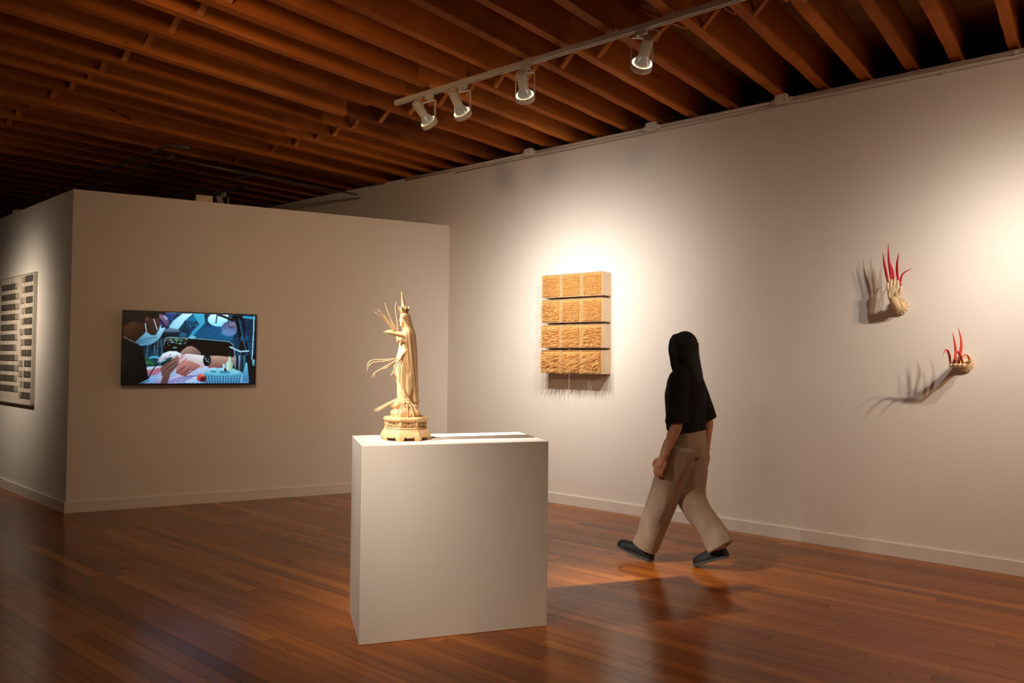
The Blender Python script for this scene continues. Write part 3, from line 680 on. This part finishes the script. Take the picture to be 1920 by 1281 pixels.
    for i in range(58):
        Y=905-(905-330)*i/57; fo=min(1,max(0,(Y-430)/250)); rings.append([rp_(Y,2*math.pi*j/56,0,fo) for j in range(56)])
    m_.loft(rings); obj('robe',m_,mt,t,smooth=True)
    def patch(nm,tf,nu=24,nv=24,thick=7):
        V=[];Fc=[]
        for k in (0,1):
            for i in range(nu+1):
                for j in range(nv+1):
                    Y,th,off=tf(i/nu,j/nv); V.append(rp_(Y,th,off-thick*k,.35))
        n2=(nu+1)*(nv+1)
        for i in range(nu):
            for j in range(nv):
                a=i*(nv+1)+j; Fc.append((a,a+1,a+nv+2,a+nv+1)); Fc.append((n2+a,n2+a+nv+1,n2+a+nv+2,n2+a+1))
        for i in range(nu):
            for j in (0,nv): a=i*(nv+1)+j; Fc.append((a,a+nv+1,n2+a+nv+1,n2+a))
        for j in range(nv):
            for i in (0,nu): a=i*(nv+1)+j; Fc.append((a,a+1,n2+a+1,n2+a))
        return obj(nm,MB().add(V,Fc),mt,t,smooth=True)
    for sg in (1,-1):
        def tf(u_,v):       # pointed overskirt on each side
            th=sg*(.25+1.75*u_); bot=690+ (175*(u_/.78) if u_<.78 else 175-230*(u_-.78)/.22*.35); Y=520+(bot-520)*v
            return Y,th,2+20*min(1,v*1.6)+4*v*math.sin(u_*16+v*2)
        patch('overskirt',tf)
    # --- mantle falling from the head down the back
    man=[(246,352,414,34),(270,352,420,44),(300,362,428,48),(350,372,442,60),(380,372,452,88),(400,372,458,100),(450,376,464,102),(550,388,470,98),(650,398,475,94),(750,408,480,90),(850,424,487,84),(915,440,492,78)]
    V=[];Fc=[];nu=40;nv=40
    def mm(Y):
        for a,b_ in zip(man[:-1],man[1:]):
            if a[0]<=Y<=b_[0]:
                f_=(Y-a[0])/(b_[0]-a[0]); return [a[i]+(b_[i]-a[i])*f_ for i in (1,2,3)]
        return man[-1][1:]
    for k in (0,1):
        for i in range(nu+1):
            for j in range(nv+1):
                Y=246+(915-246)*j/nv; x0,x1,ry=mm(Y); th=-1.75+3.5*i/nu
                fo=min(1,max(0,(Y-330)/200)); w_=1+fo*.055*math.sin(11*th+.6*math.sin(Y*.01))
                off=-7*k; cx=x0+ (x1-x0)*.12; rx=(x1-cx)
                V.append(P(cx+(rx+off)*w_*math.cos(th),Y,(ry+off)*w_*math.sin(th)))
    n2=(nu+1)*(nv+1)
    for i in range(nu):
        for j in range(nv):
            a=i*(nv+1)+j; Fc.append((a,a+1,a+nv+2,a+nv+1)); Fc.append((n2+a,n2+a+nv+1,n2+a+nv+2,n2+a+1))
        for j in (0,nv): a=i*(nv+1)+j; Fc.append((a,a+nv+1,n2+a+nv+1,n2+a))
    for j in range(nv):
        for i in (0,nu): a=i*(nv+1)+j; Fc.append((a,a+1,n2+a+1,n2+a))
    obj('mantle',MB().add(V,Fc),mt,t,smooth=True)
    # --- head
    hd=MB().ell(P(376,292),(33*KS,27*KS,44*KS)).ell(P(368,322),(24*KS,21*KS,24*KS)).ell(P(352,336),(9*KS,10*KS,9*KS)).tube([P(388,365),P(384,330)],[20*KS,18*KS],12)
    hd.tube([P(345,285),P(340,301),P(344,306)],[4*KS,6.5*KS,6*KS],8).ell(P(347,318),(5*KS,9*KS,4*KS)).ell(P(348,326),(5*KS,8*KS,4*KS)).ell(P(350,278),(8*KS,20*KS,6*KS))
    for s_ in (-1,1): hd.ell(P(355,312,s_*15),(9*KS,8*KS,10*KS)).ell(P(380,302,s_*27),(6*KS,4*KS,11*KS))
    link('head',fused('head',hd,.0022,2),mt,t)
    hr=MB().ell(P(384,282),(34*KS,32*KS,46*KS)).ell(P(358,258),(14*KS,24*KS,14*KS))
    for s_ in (-1,1): hr.tube(bez([P(362,262,s_*18),P(372,295,s_*30),P(385,340,s_*32)],8),[9*KS]*8+[6*KS],8)
    link('hair',fused('hair',hr,.003,2),mt,t)
    # --- crown
    cr=empty('crown'); cr.parent=t
    cc=P(371,0); 
    def lat(prof,X=371): return MB().lathe([(r_*KS,cz(Y)) for r_,Y in prof],20,c=(P(X,0).x,0,0))
    obj('band',lat([(24,245),(30,240),(31,222),(36,212),(30,205),(12,204)]),mt,cr,smooth=True)
    for k in range(8):
        a=2*math.pi*k/8+.2; d=Vector((math.cos(a),math.sin(a),0)); c0=Vector((P(371,0).x,0,0))
        pts=[c0+d*(26*KS)+Vector((0,0,cz(226))),c0+d*(37*KS)+Vector((0,0,cz(208))),c0+d*(43*KS)+Vector((0,0,cz(190)))]
        obj('crown_petal',MB().tube(bez(pts,6),[9*KS,10*KS,10*KS,9*KS,7*KS,5*KS,1.5*KS],8,flat=.5),mt,cr,smooth=True)
    obj('spire',MB().tube([P(370,207),P(369,195),P(366,180),P(362,150),P(356,115),P(350,80)],[25*KS,20*KS,15*KS,11*KS,7*KS,1.5*KS],14),mt,cr,smooth=True)
    # --- arms, hands and nails
    def hand(nm,pts,rad):
        hb=MB()
        for ps,rs in zip(pts,rad): hb.tube(bez(ps,8),list(np.linspace(rs[0],rs[1],9)*KS),10)
        return link(nm,fused(nm,hb,.0026,2),mt,t)
    hand('raised_hand',[[P(410,430,56),P(390,450,60),P(365,455,56)],[P(365,455,60),P(335,440,40),P(318,425,34)],[P(322,440,42),P(316,462,46)],[P(330,452,30),P(318,470,34)],[P(322,428,30),P(306,408,30)],[P(326,425,42),P(312,400,44)],[P(330,420,20),P(318,395,18)]],[(34,22),(20,15),(9,7),(9,7),(8,6),(8,6),(8,6)])
    hand('lowered_hand',[[P(430,440,-76),P(395,500,-70),P(360,545,-30)],[P(400,500,58),P(375,530,68),P(352,556,72)],[P(360,545,70),P(342,572,72),P(332,584,70)],[P(362,545,-30),P(345,565,0),P(335,578,40)],[P(350,560,74),P(338,575,82),P(338,590,84)]],[(26,18),(14,15),(13,9),(14,10),(8,6)])
    def nail(pts,r0_,mat=mn,flat=.6,r1=1.0):
        c=bez(pts,18); n=len(c); rad=[(r0_*(1-(i/(n-1))**2*.55) if i<n-3 else r0_*.45*(n-1-i)/3+r1)*KS for i in range(n)]
        obj('long_nail',MB().tube(c,rad,8,flat=flat),mat,t,smooth=True)
    # fan rising from the raised hand
    for tip,root,bend,s_ in (((152,245),(300,385),(225,305),38),((176,224),(303,380),(235,290),22),((214,262),(300,378),(258,318),50),((224,176),(310,375),(262,275),30)):
        nail([P(*root,s_),P(*bend,s_),P(*tip,s_)],6.5)
    nail([P(322,385,44),P(316,320,46),P(304,240,46),P(300,190,46),P(311,157,46)],5)
    # broad horn-like pair pointing forward
    nail([P(385,425,70),P(330,412,72),P(265,398,70),P(212,390,66)],15,mt,.7)
    nail([P(385,400,-20),P(330,398,-22),P(285,385,-22),P(240,378,-20)],17,mt,.7)
    # fan from the lowered hand
    nail([P(330,585,70),P(240,594,74),P(140,598,76),P(105,618,78),P(92,652,78)],5)
    nail([P(330,585,62),P(240,604,60),P(150,616,58),P(110,640,56),P(97,686,54)],5)
    nail([P(335,588,80),P(250,632,86),P(170,678,90),P(140,700,90),P(126,732,90)],5)
    nail([P(335,590,72),P(270,640,72),P(190,672,70),P(155,692,70),P(150,740,70)],5)
    nail([P(345,575,84),P(310,620,90),P(285,680,92),P(268,712,92)],6.5,r1=4)
    # lower nails: a bundle to the front and a fan down the mound
    for dy,dx,s_ in ((0,0,10),(8,14,0),(14,6,22),(20,30,14)):
        nail([P(335,882+dy*.3,s_),P(260,916+dy*.7,s_),P(152+dx,968+dy*.7,s_)],5.5)
    for X1_,Y1_ in ((312,985),(340,1005),(394,1015),(440,1012),(478,990)):
        nail([P(385+(X1_-395)*.2,890,60),P(390+(X1_-395)*.55,935,94),P(390+(X1_-395)*.85,985,106),P(X1_,Y1_+22,118 if 330<X1_<470 else 96)],7)
    hand('foot_hand',[[P(395,880,50),P(392,895,70)],[P(392,895,70),P(372,912,86)],[P(392,895,74),P(392,918,90)],[P(392,895,74),P(412,915,88)]],[(12,13),(9,7),(9,7),(9,7)])
figure()

# ------------------------------------------------------------------ red-nailed clay hands on the long wall
def lotus_mount(t,rad,mat):
    # local frame: x = out of the wall, y = along the wall (viewer's left), z up
    mx=Matrix.Rotation(math.pi/2,3,'Y')
    obj('wall_rosette',MB().lathe([(rad,.0),(rad*1.04,.012),(rad*.98,.028),(rad*.80,.044),(rad*.55,.055),(rad*.2,.058)],28,m=mx),mat,t,smooth=True)
    for k in range(14):
        a=2*math.pi*k/14; d=Vector((0,math.cos(a),math.sin(a)))
        obj('rosette_petal',MB().ell(d*rad*.93+Vector((.020,0,0)),(.014,rad*.20,rad*.15),10,6,m=Matrix.Rotation(a,3,'X')),mat,t,smooth=True)
    bd=MB()
    for k in range(16):
        a=2*math.pi*k/16; bd.ell(Vector((.056,math.cos(a)*rad*.5,math.sin(a)*rad*.5)),.006,8,5)
    obj('bead_ring',bd,mat,t,smooth=True)
def rednail(t,pts,r0_,mat,flat=1.45):
    c=bez(pts,22); n=len(c); rad=[.55*r0_*(.78+.22*math.sin(min(1,i/(n*.45))*math.pi/2))*(1-max(0,(i/(n-1)-.35)/.65)**1.7*.93) for i in range(n)]
    obj('long_red_nail',MB().tube(c,rad,10,flat=flat),mat,t,smooth=True)
def hand_upright():
    t=empty('clay_hand',(W,1.205,1.925),math.pi); tag(t,'raised clay hand with upright dark red nails in a rosette on the long wall','sculpture')
    # local: +x into the room, +y = towards smaller world y (viewer's right), z up
    lotus_mount(t,.060,MT['clay'])
    h=MB(); o=.05
    h.tube(bez([(.03,0,-.005),(.085,-.004,-.006),(.125,-.006,.004),(.108+o,-.010,.030),(.112+o,-.014,.06)],12),[.034,.034,.033,.032,.031,.031,.030,.030,.030,.031,.032,.033,.034],14)
    h.ell((.112+o,-.016,.095),(.018,.040,.052)).ell((.120+o,.012,.076),(.017,.018,.034)).ell((.117+o,-.038,.080),(.016,.014,.038))
    fy=(-.050,-.028,-.005,.017); ft=(.176,.198,.204,.188)
    for y,z in zip(fy,ft): h.tube([(.112+o,y*.85-.006,.115),(.113+o,y-.003,.150),(.109+o,y,z-.004),(.107+o,y,z)],[.0120,.0112,.0100,.006],10)
    h.tube([(.117+o,.012,.062),(.124+o,.034,.095),(.122+o,.041,.125),(.118+o,.042,.142)],[.015,.0135,.012,.007],10)
    link('hand',fused('hand',h,.0025,6),MT['clay_palm'],t)
    cf=MB()
    for k in range(14):
        a=2*math.pi*k/14; cf.ell(Vector((.088,.035*math.cos(a)-.004,.035*math.sin(a)-.005)),.0085,8,5)
    obj('bracelet',cf,MT['clay'],t,smooth=True)
    R_=MT['red']
    rednail(t,[(.100+o,fy[0],.168),(.098+o,-.064,.24),(.104+o,-.078,.33),(.112+o,-.086,.415)],.0125,R_)
    rednail(t,[(.098+o,fy[1],.190),(.094+o,-.036,.26),(.098+o,-.048,.36),(.104+o,-.050,.475)],.0140,R_)
    rednail(t,[(.098+o,fy[2]-.006,.192),(.088+o,-.022,.25),(.080+o,-.038,.31),(.078+o,-.052,.38)],.0125,R_)
    rednail(t,[(.098+o,fy[3],.180),(.096+o,.010,.25),(.098+o,.010,.32),(.106+o,.026,.405)],.0125,R_)
    rednail(t,[(.112+o,.042,.134),(.106+o,.034,.185),(.110+o,.056,.240),(.120+o,.122,.272)],.0095,R_)
hand_upright()
def hand_offering():
    t=empty('clay_hand',(W,.778,1.490),math.pi); tag(t,'outstretched clay hand with curling coral nails in a rosette on the long wall','sculpture')
    lotus_mount(t,.060,MT['clay'])
    h=MB()
    h.tube(bez([(.02,0,0),(.08,-.002,.002),(.13,-.004,-.008),(.16,-.006,-.012)],10),[.036,.035,.034,.033,.031,.030,.029,.029,.030,.031,.032],14)
    h.ell((.185,-.008,-.014),(.046,.038,.018)).ell((.17,.026,-.004),(.032,.016,.016))
    fy=(-.042,-.020,.003,.026)
    tips=[]
    for k,y in enumerate(fy):
        e=Vector((.285-.012*abs(k-1.5),y*1.15-.006,-.004)); tips.append(e)
        h.tube(bez([(.205,y*.9-.006,-.014),(.240,y-.006,-.020),(.268,y*1.1-.006,-.014),e],8),[.0125,.012,.0115,.011,.0105,.010,.0095,.009,.006],10)
    h.tube(bez([(.150,.030,.0),(.185,.052,.012),(.215,.056,.026)],6),[.014,.0135,.013,.012,.011,.010,.007],10)
    link('hand',fused('hand',h,.0028,3),MT['clay_palm'],t)
    R_=MT['coral']
    # two tall nails, two arching ones, and the thumb's
    rednail(t,[tips[2]+Vector((-.004,0,.002)),(.270,.010,.075),(.255,.012,.165),(.250,-.008,.262)],.0125,R_)
    rednail(t,[tips[1]+Vector((-.004,0,.002)),(.275,-.020,.07),(.275,-.024,.140),(.280,-.038,.225)],.0115,R_)
    rednail(t,[tips[3],(.310,.016,.045),(.345,.004,.082),(.385,-.006,.080),(.420,-.010,.040)],.0115,R_)
    rednail(t,[tips[0],(.315,-.052,.050),(.350,-.060,.090),(.395,-.066,.092),(.440,-.074,.050)],.0105,R_)
    rednail(t,[(.212,.056,.024),(.245,.050,.052),(.290,.036,.060),(.330,.020,.034)],.010,R_)
hand_offering()

# ------------------------------------------------------------------ walking visitor
def person():
    t=empty('person',(5.0,2.45,0),0); tag(t,'person walking in a black T-shirt, wide beige trousers and black shoes','person')
    # local frame: y = forward, -x = left side (towards the viewer), z up
    Q=lambda f,s,z: Vector((-s,f,z))
    cf=-.085
    sk=MB()
    # torso, neck, head
    sk.loft([[Q(cf+dy+b_*math.cos(a),c*math.sin(a),z) for a in [2*math.pi*i/20 for i in range(20)]] for (z,dy,b_,c) in ((.80,0,.10,.15),(.90,0,.115,.165),(1.02,0,.095,.135),(1.15,0,.10,.14),(1.28,0,.105,.14),(1.36,-.005,.085,.145),(1.41,-.01,.06,.10),(1.44,-.005,.05,.055))])
    sk.tube([Q(cf-.01,0,1.40),Q(cf+.012,0,1.50)],[.058,.052],14)
    hc=Q(cf+.022,0,1.575)
    sk.ell(hc+Q(-.012,0,.022),(.074,.096,.100)).ell(hc+Q(.030,0,-.045),(.058,.062,.072)).ell(hc+Q(.070,0,-.092),(.026,.024,.022))
    sk.tube([hc+Q(.084,0,.012),hc+Q(.103,0,-.022),hc+Q(.096,0,-.032)],[.009,.014,.011],8)
    sk.ell(hc+Q(.090,0,-.056),(.024,.010,.007)).ell(hc+Q(.088,0,-.068),(.021,.010,.008)).ell(hc+Q(.078,0,.026),(.055,.018,.014))
    for s_ in (-1,1):
        sk.ell(hc+Q(-.012,s_*.064,-.012),(.008,.018,.030)).ell(hc+Q(.060,s_*.036,-.032),(.022,.022,.022))
    # arms and five-fingered hands
    def arm(s_,sh,el,wr,palm,fdir):
        sk.tube(bez([sh,sh.lerp(el,.5),el,el.lerp(wr,.5),wr],10),[.052,.050,.047,.043,.040,.039,.040,.038,.034,.029,.026],14)
        d=(palm-wr).normalized(); side=(fdir-d*fdir.dot(d)).normalized(); thick=d.cross(side).normalized()
        if thick.x*s_<0: thick=-thick       # curl towards the thigh
        m3=Matrix((side,thick,d)).transposed()
        sk.tube([wr-d*.02,wr+d*.03,palm],[.027,.026,.026],12,flat=1.0)
        sk.ell(wr.lerp(palm,.70),(.041,.019,.056),14,10,m=m3)
        for k,(o,l) in enumerate(((.030,.072),(.0105,.082),(-.009,.078),(-.028,.062))):
            b0=palm+side*o+d*.010; b1=b0+d*l*.48+thick*.006; b2=b1+d*l*.34+thick*.020; b3=b2+d*l*.16+thick*.024
            sk.tube([b0-d*.035,b0,b1,b2,b3],[.0118,.0112,.0104,.0096,.0075],8)
        th0=wr.lerp(palm,.40)+side*.022; sk.tube([th0,th0+side*.026+d*.026,th0+side*.034+d*.058+thick*.010,th0+side*.030+d*.082+thick*.018],[.016,.0145,.0125,.009],8)
    arm(1,Q(cf-.01,.145,1.335),Q(cf-.040,.200,1.06),Q(cf+.045,.238,.815),Q(cf+.078,.240,.735),Vector((0,1,0)))
    arm(-1,Q(cf-.01,-.145,1.335),Q(cf-.085,-.198,1.07),Q(cf-.06,-.232,.82),Q(cf-.045,-.232,.74),Vector((0,1,0)))
    # legs down to the ankles
    def leg(hip,kn,an): sk.tube(bez([hip,hip.lerp(kn,.5),kn,kn.lerp(an,.35),an],10),[.085,.082,.077,.070,.062,.056,.054,.054,.049,.042,.038],14)
    LH,LK,LA=Q(cf,.075,.86),Q(.055,.075,.475),Q(.205,.055,.095)
    RH,RK,RA=Q(cf,-.075,.86),Q(-.115,-.060,.475),Q(-.345,-.045,.155)
    leg(LH,LK,LA); leg(RH,RK,RA)
    # feet inside the shoes
    link('body',fused('body',sk,.0045,2),MT['skin'],t)
    for s_ in (-1,1): obj('eye',MB().ell(hc+Q(.082,s_*.032,.004),(.012,.008,.008),10,6),MT['eye'],t,smooth=True)
    # hair: cap and a long fall to the shoulder blades
    hr=MB().ell(hc+Q(-.016,0,.028),(.080,.096,.102)).ell(hc+Q(.040,0,.076),(.056,.048,.036))
    for s_ in (-1,1): hr.ell(hc+Q(.034,s_*.054,.022),(.022,.050,.050)).ell(hc+Q(.012,s_*.058,-.045),(.024,.062,.095)).ell(hc+Q(.0,s_*.050,-.13),(.026,.055,.090))
    def curtain(z,dy,b_,c): return [Q(cf+dy-b_*math.cos(a),c*math.sin(a),z) for a in [2*math.pi*i/24 for i in range(24)]]
    hr.loft([curtain(1.27,-.098,.026,.060),curtain(1.34,-.085,.042,.078),curtain(1.41,-.062,.056,.084),curtain(1.48,-.040,.064,.084),curtain(1.55,-.016,.078,.085),curtain(1.62,-.004,.090,.084)])
    for s_ in (-1,1):
        hr.tube(bez([hc+Q(.052,s_*.052,.075),hc+Q(.048,s_*.074,.0),hc+Q(.036,s_*.076,-.08),hc+Q(.024,s_*.074,-.155),hc+Q(.01,s_*.07,-.22)],10),[.022,.026,.028,.028,.027,.026,.025,.023,.021,.018,.012],10)
    link('hair',fused('hair',hr,.006,3,lambda c: .0022*math.sin(170*math.atan2(c.x,c.y-cf)*.25+9*c.z)),MT['hair'],t)
    # T-shirt
    sh=MB(); n=28
    def ring(z,dy,b_,c,wv=0): return [Q(cf+dy+(b_+wv*math.sin(5*a+z*9))*math.cos(a),(c+wv*math.cos(4*a))*math.sin(a),z) for a in [2*math.pi*i/n for i in range(n)]]
    sh.loft([ring(.985,-.005,.132,.168,.006),ring(1.05,-.005,.134,.166,.005),ring(1.15,-.003,.132,.164,.003),ring(1.25,0,.129,.166),ring(1.33,-.004,.116,.168),ring(1.385,-.008,.092,.152),ring(1.42,-.01,.070,.110),ring(1.445,-.005,.062,.072)])
    for s_,el in ((1,Q(cf-.030,.200,1.035)),(-1,Q(cf-.070,-.195,1.05))):
        sh0=Q(cf-.01,s_*.135,1.345); e1=sh0.lerp(el,.97)
        sh.tube(bez([Q(cf-.01,s_*.06,1.385),Q(cf-.01,s_*.105,1.368),sh0.lerp(el,.12),sh0.lerp(el,.5),e1],12),[.045,.052,.058,.063,.066,.068,.070,.071,.072,.073,.074,.076,.079],18)
    link('t_shirt',fused('t_shirt',sh,.008,2,lambda c: .006+.014*noise.noise(Vector((c.x*7,c.y*7,c.z*4)))+.006*noise.noise(Vector((c.x*15,c.y*15,c.z*9)))),MT['shirt'],t)
    # wide trousers
    tr=MB()
    tr.loft([ring(.80,0,.128,.160),ring(.90,0,.134,.162),ring(.985,0,.120,.150),ring(1.01,0,.114,.144)])
    def pant(hip,kn,an,hem):
        c=bez([hip+Vector((0,0,.02)),hip.lerp(kn,.5),kn,kn.lerp(an,.5),hem],16); rad=[.118,.120,.120,.118,.115,.112,.109,.106,.104,.102,.100,.099,.098,.098,.098,.098,.099]
        tr.tube(c,rad,20)
    pant(LH,LK,LA,LA+Vector((0,.004,.010))); pant(RH,RK,RA,RA+Vector((0,.006,.012)))
    def crease(c):
        return .018*noise.noise(Vector((c.x*8,c.y*8,c.z*3.0)))+.009*noise.noise(Vector((c.x*16,c.y*16,c.z*5+4)))
    link('trousers',fused('trousers',tr,.008,3,crease),MT['trousers'],t)
    # shoes
    def shoe(heel,toe,upz):
        e=empty('shoe'); e.parent=t
        d=(toe-heel); L_=d.length; d.normalize(); sd=Vector((1,0,0)); nu_=sd.cross(d); 
        if nu_.z<0: nu_=-nu_
        u=MB(); so=MB()
        prof=[(0,.028,.055),(.05,.037,.088),(.12,.040,.098),(.22,.041,.095),(.38,.041,.084),(.55,.047,.068),(.72,.050,.058),(.86,.046,.050),(.95,.034,.040),(1.0,.014,.024)]
        rings=[];r2=[]
        for (f_,w_,h_) in prof:
            c=heel+d*(f_*L_)
            rings.append([c+sd*(w_*math.cos(a))+nu_*(.012+h_*max(0,math.sin(a))) for a in [2*math.pi*i/18 for i in range(18)]])
            r2.append([c+sd*((w_+.003)*sx_)+nu_*z_ for sx_,z_ in ((-1,0),(1,0),(1,.016),(-1,.016))])
        u.loft(rings); so.loft(r2)
        link('upper',fused('upper',u,.004,3),MT['shoe'],e); obj('sole',so,MT['sole'],e,bevel=.003)
    shoe(Q(.150,.052,.004),Q(.435,.062,.078),0)
    shoe(Q(-.395,-.045,.110),Q(-.140,-.045,.004),0)
person()

# ------------------------------------------------------------------ conduits and boxes along the top of the long wall
def conduits():
    x_,z_,R1,R2=W-.026,3.714,.0115,.0065
    c=[Y0+.05,2.102-.088,2.102+.088,3.332-.088,3.332+.088,4.80-.088,4.80+.088,6.75]
    labs=('thicker painted conduit run ending at the box farthest from the partition','thicker painted conduit run between the middle box and the farthest one','thicker painted conduit run between the middle box and the one nearest the partition','thicker painted conduit run passing over the partition wall')
    for k in range(4):
        ya,yb=c[2*k],c[2*k+1]; t=empty('conduit',(x_,ya,z_)); tag(t,labs[k],'conduit')
        obj('pipe',MB().tube([(0,0,0),(0,yb-ya,0)],R1,12),MT['conduit'],t,smooth=True)
        for y in (.445,-1.6,2.75,4.1,5.4):
            if ya<y<yb: obj('strap',MB().lathe([(R1+.006,-.014),(R1+.006,.014)],12,c=(0,y-ya,0),m=Matrix.Rotation(math.pi/2,3,'X')),MT['conduit'],t)
    t=empty('conduit',(W-.020,Y0,3.676)); tag(t,'thin painted conduit just under the thicker runs','conduit')
    obj('pipe',MB().tube([(0,.05,0),(0,10.9,0)],R2,12),MT['conduit'],t,smooth=True)
    for y in (.9,3.9,5.2): obj('strap',MB().lathe([(R2+.005,-.012),(R2+.005,.012)],12,c=(0,y-Y0,0),m=Matrix.Rotation(math.pi/2,3,'X')),MT['conduit'],t)
    for y in (4.80,3.332,2.102):
        near={4.80:'cast junction box on the conduit above the straw relief, nearest the partition',3.332:'cast junction box on the conduit, middle one of three',2.102:'cast junction box on the conduit, farthest from the partition'}[y]
        t=empty('junction_box',(W-.035,y,3.726)); tag(t,near,'junction box','junction boxes on the wall conduit')
        obj('housing',MB().box((0,0,0),(.055,.115,.082)),MT['conduit'],t,bevel=.018)
        obj('cover',MB().box((-.030,0,0),(.008,.098,.068)),MT['conduit'],t,bevel=.003)
        for s_ in (-1,1):
            obj('hub',MB().lathe([(.02,-.016),(.02,.016)],14,c=(.010,s_*.072,-.008),m=Matrix.Rotation(math.pi/2,3,'X')),MT['conduit'],t)
            obj('screw',MB().lathe([(.004,0),(.004,.004)],8,c=(-.036,s_*.035,s_*.022),m=Matrix.Rotation(-math.pi/2,3,'Y')),MT['blackpipe'],t)
conduits()
# ------------------------------------------------------------------ dark pipes and a track over the partition
def pipe(name,pts,rad,label,mat='blackpipe',fit=()):
    t=empty(name,pts[0]); o=Vector(pts[0]); tag(t,label,'pipe')
    obj('tube',MB().tube([Vector(q)-o for q in pts],rad,10),MT[mat],t,smooth=True)
    for q in fit: obj('coupling',MB().ell(Vector(q)-o,(rad*1.9,rad*1.9,rad*1.9),10,6),MT[mat],t,smooth=True)
pipe('black_pipe',[(3.78,12.9,3.62),(3.62,7.45,3.62),(3.66,7.34,3.625),(3.80,7.30,3.63)],.016,'upper black pipe bending over the partition corner')
pipe('black_pipe',[(4.02,12.9,3.60),(3.78,7.75,3.60),(3.82,7.66,3.60)],.013,'lower black pipe running back beside the upper one',fit=[(3.80,7.67,3.60)])
pipe('black_pipe',[(3.86,7.62,3.565),(6.15,7.50,3.60)],.012,'black pipe crossing from the bend to the long wall',fit=[(4.95,7.56,3.583)])
pipe('black_pipe',[(4.80,7.60,3.62),(4.86,12.5,3.62)],.011,'thin dark pipe running back behind the partition')
track(8.3,11.5,5.02,3.60,'dark lighting track behind the partition','blackpipe')
for y,lab in ((8.75,'unlit spotlight behind the partition, nearer the long wall'),(9.25,'unlit spotlight behind the partition, nearer the cream box')):
    l=spot_lamp((5.02,y,3.60),(5.9,y+.4,1.8),0,lab,beam=False)
    for ch in l.children_recursive:
        if ch.name.startswith('lens'): ch.data=ch.data.copy(); ch.data.materials[0]=MT['lampwhite']
bx=tag(obj('cream_box',MB().box((0,0,0),(.16,.10,.07)).box((0,-.052,0),(.13,.006,.045)),MT['cream_box'],bevel=.004),'small cream box standing on top of the partition','box')
q_=Cc+tdir*1.15-nf*.07; bx.location=(q_.x,q_.y,HP+.035); bx.rotation_euler=(0,0,math.atan2(tdir.y,tdir.x))
b2=tag(obj('wood_offcut',MB().box((0,0,0),(.09,.06,.05)).box((.0,0,.03),(.05,.05,.012)),MT['cream_box'],bevel=.003),'small offcut standing on top of the side wall','offcut')
q_=Cc+ld*1.95-nl*.06; b2.location=(q_.x,q_.y,HP+.025)
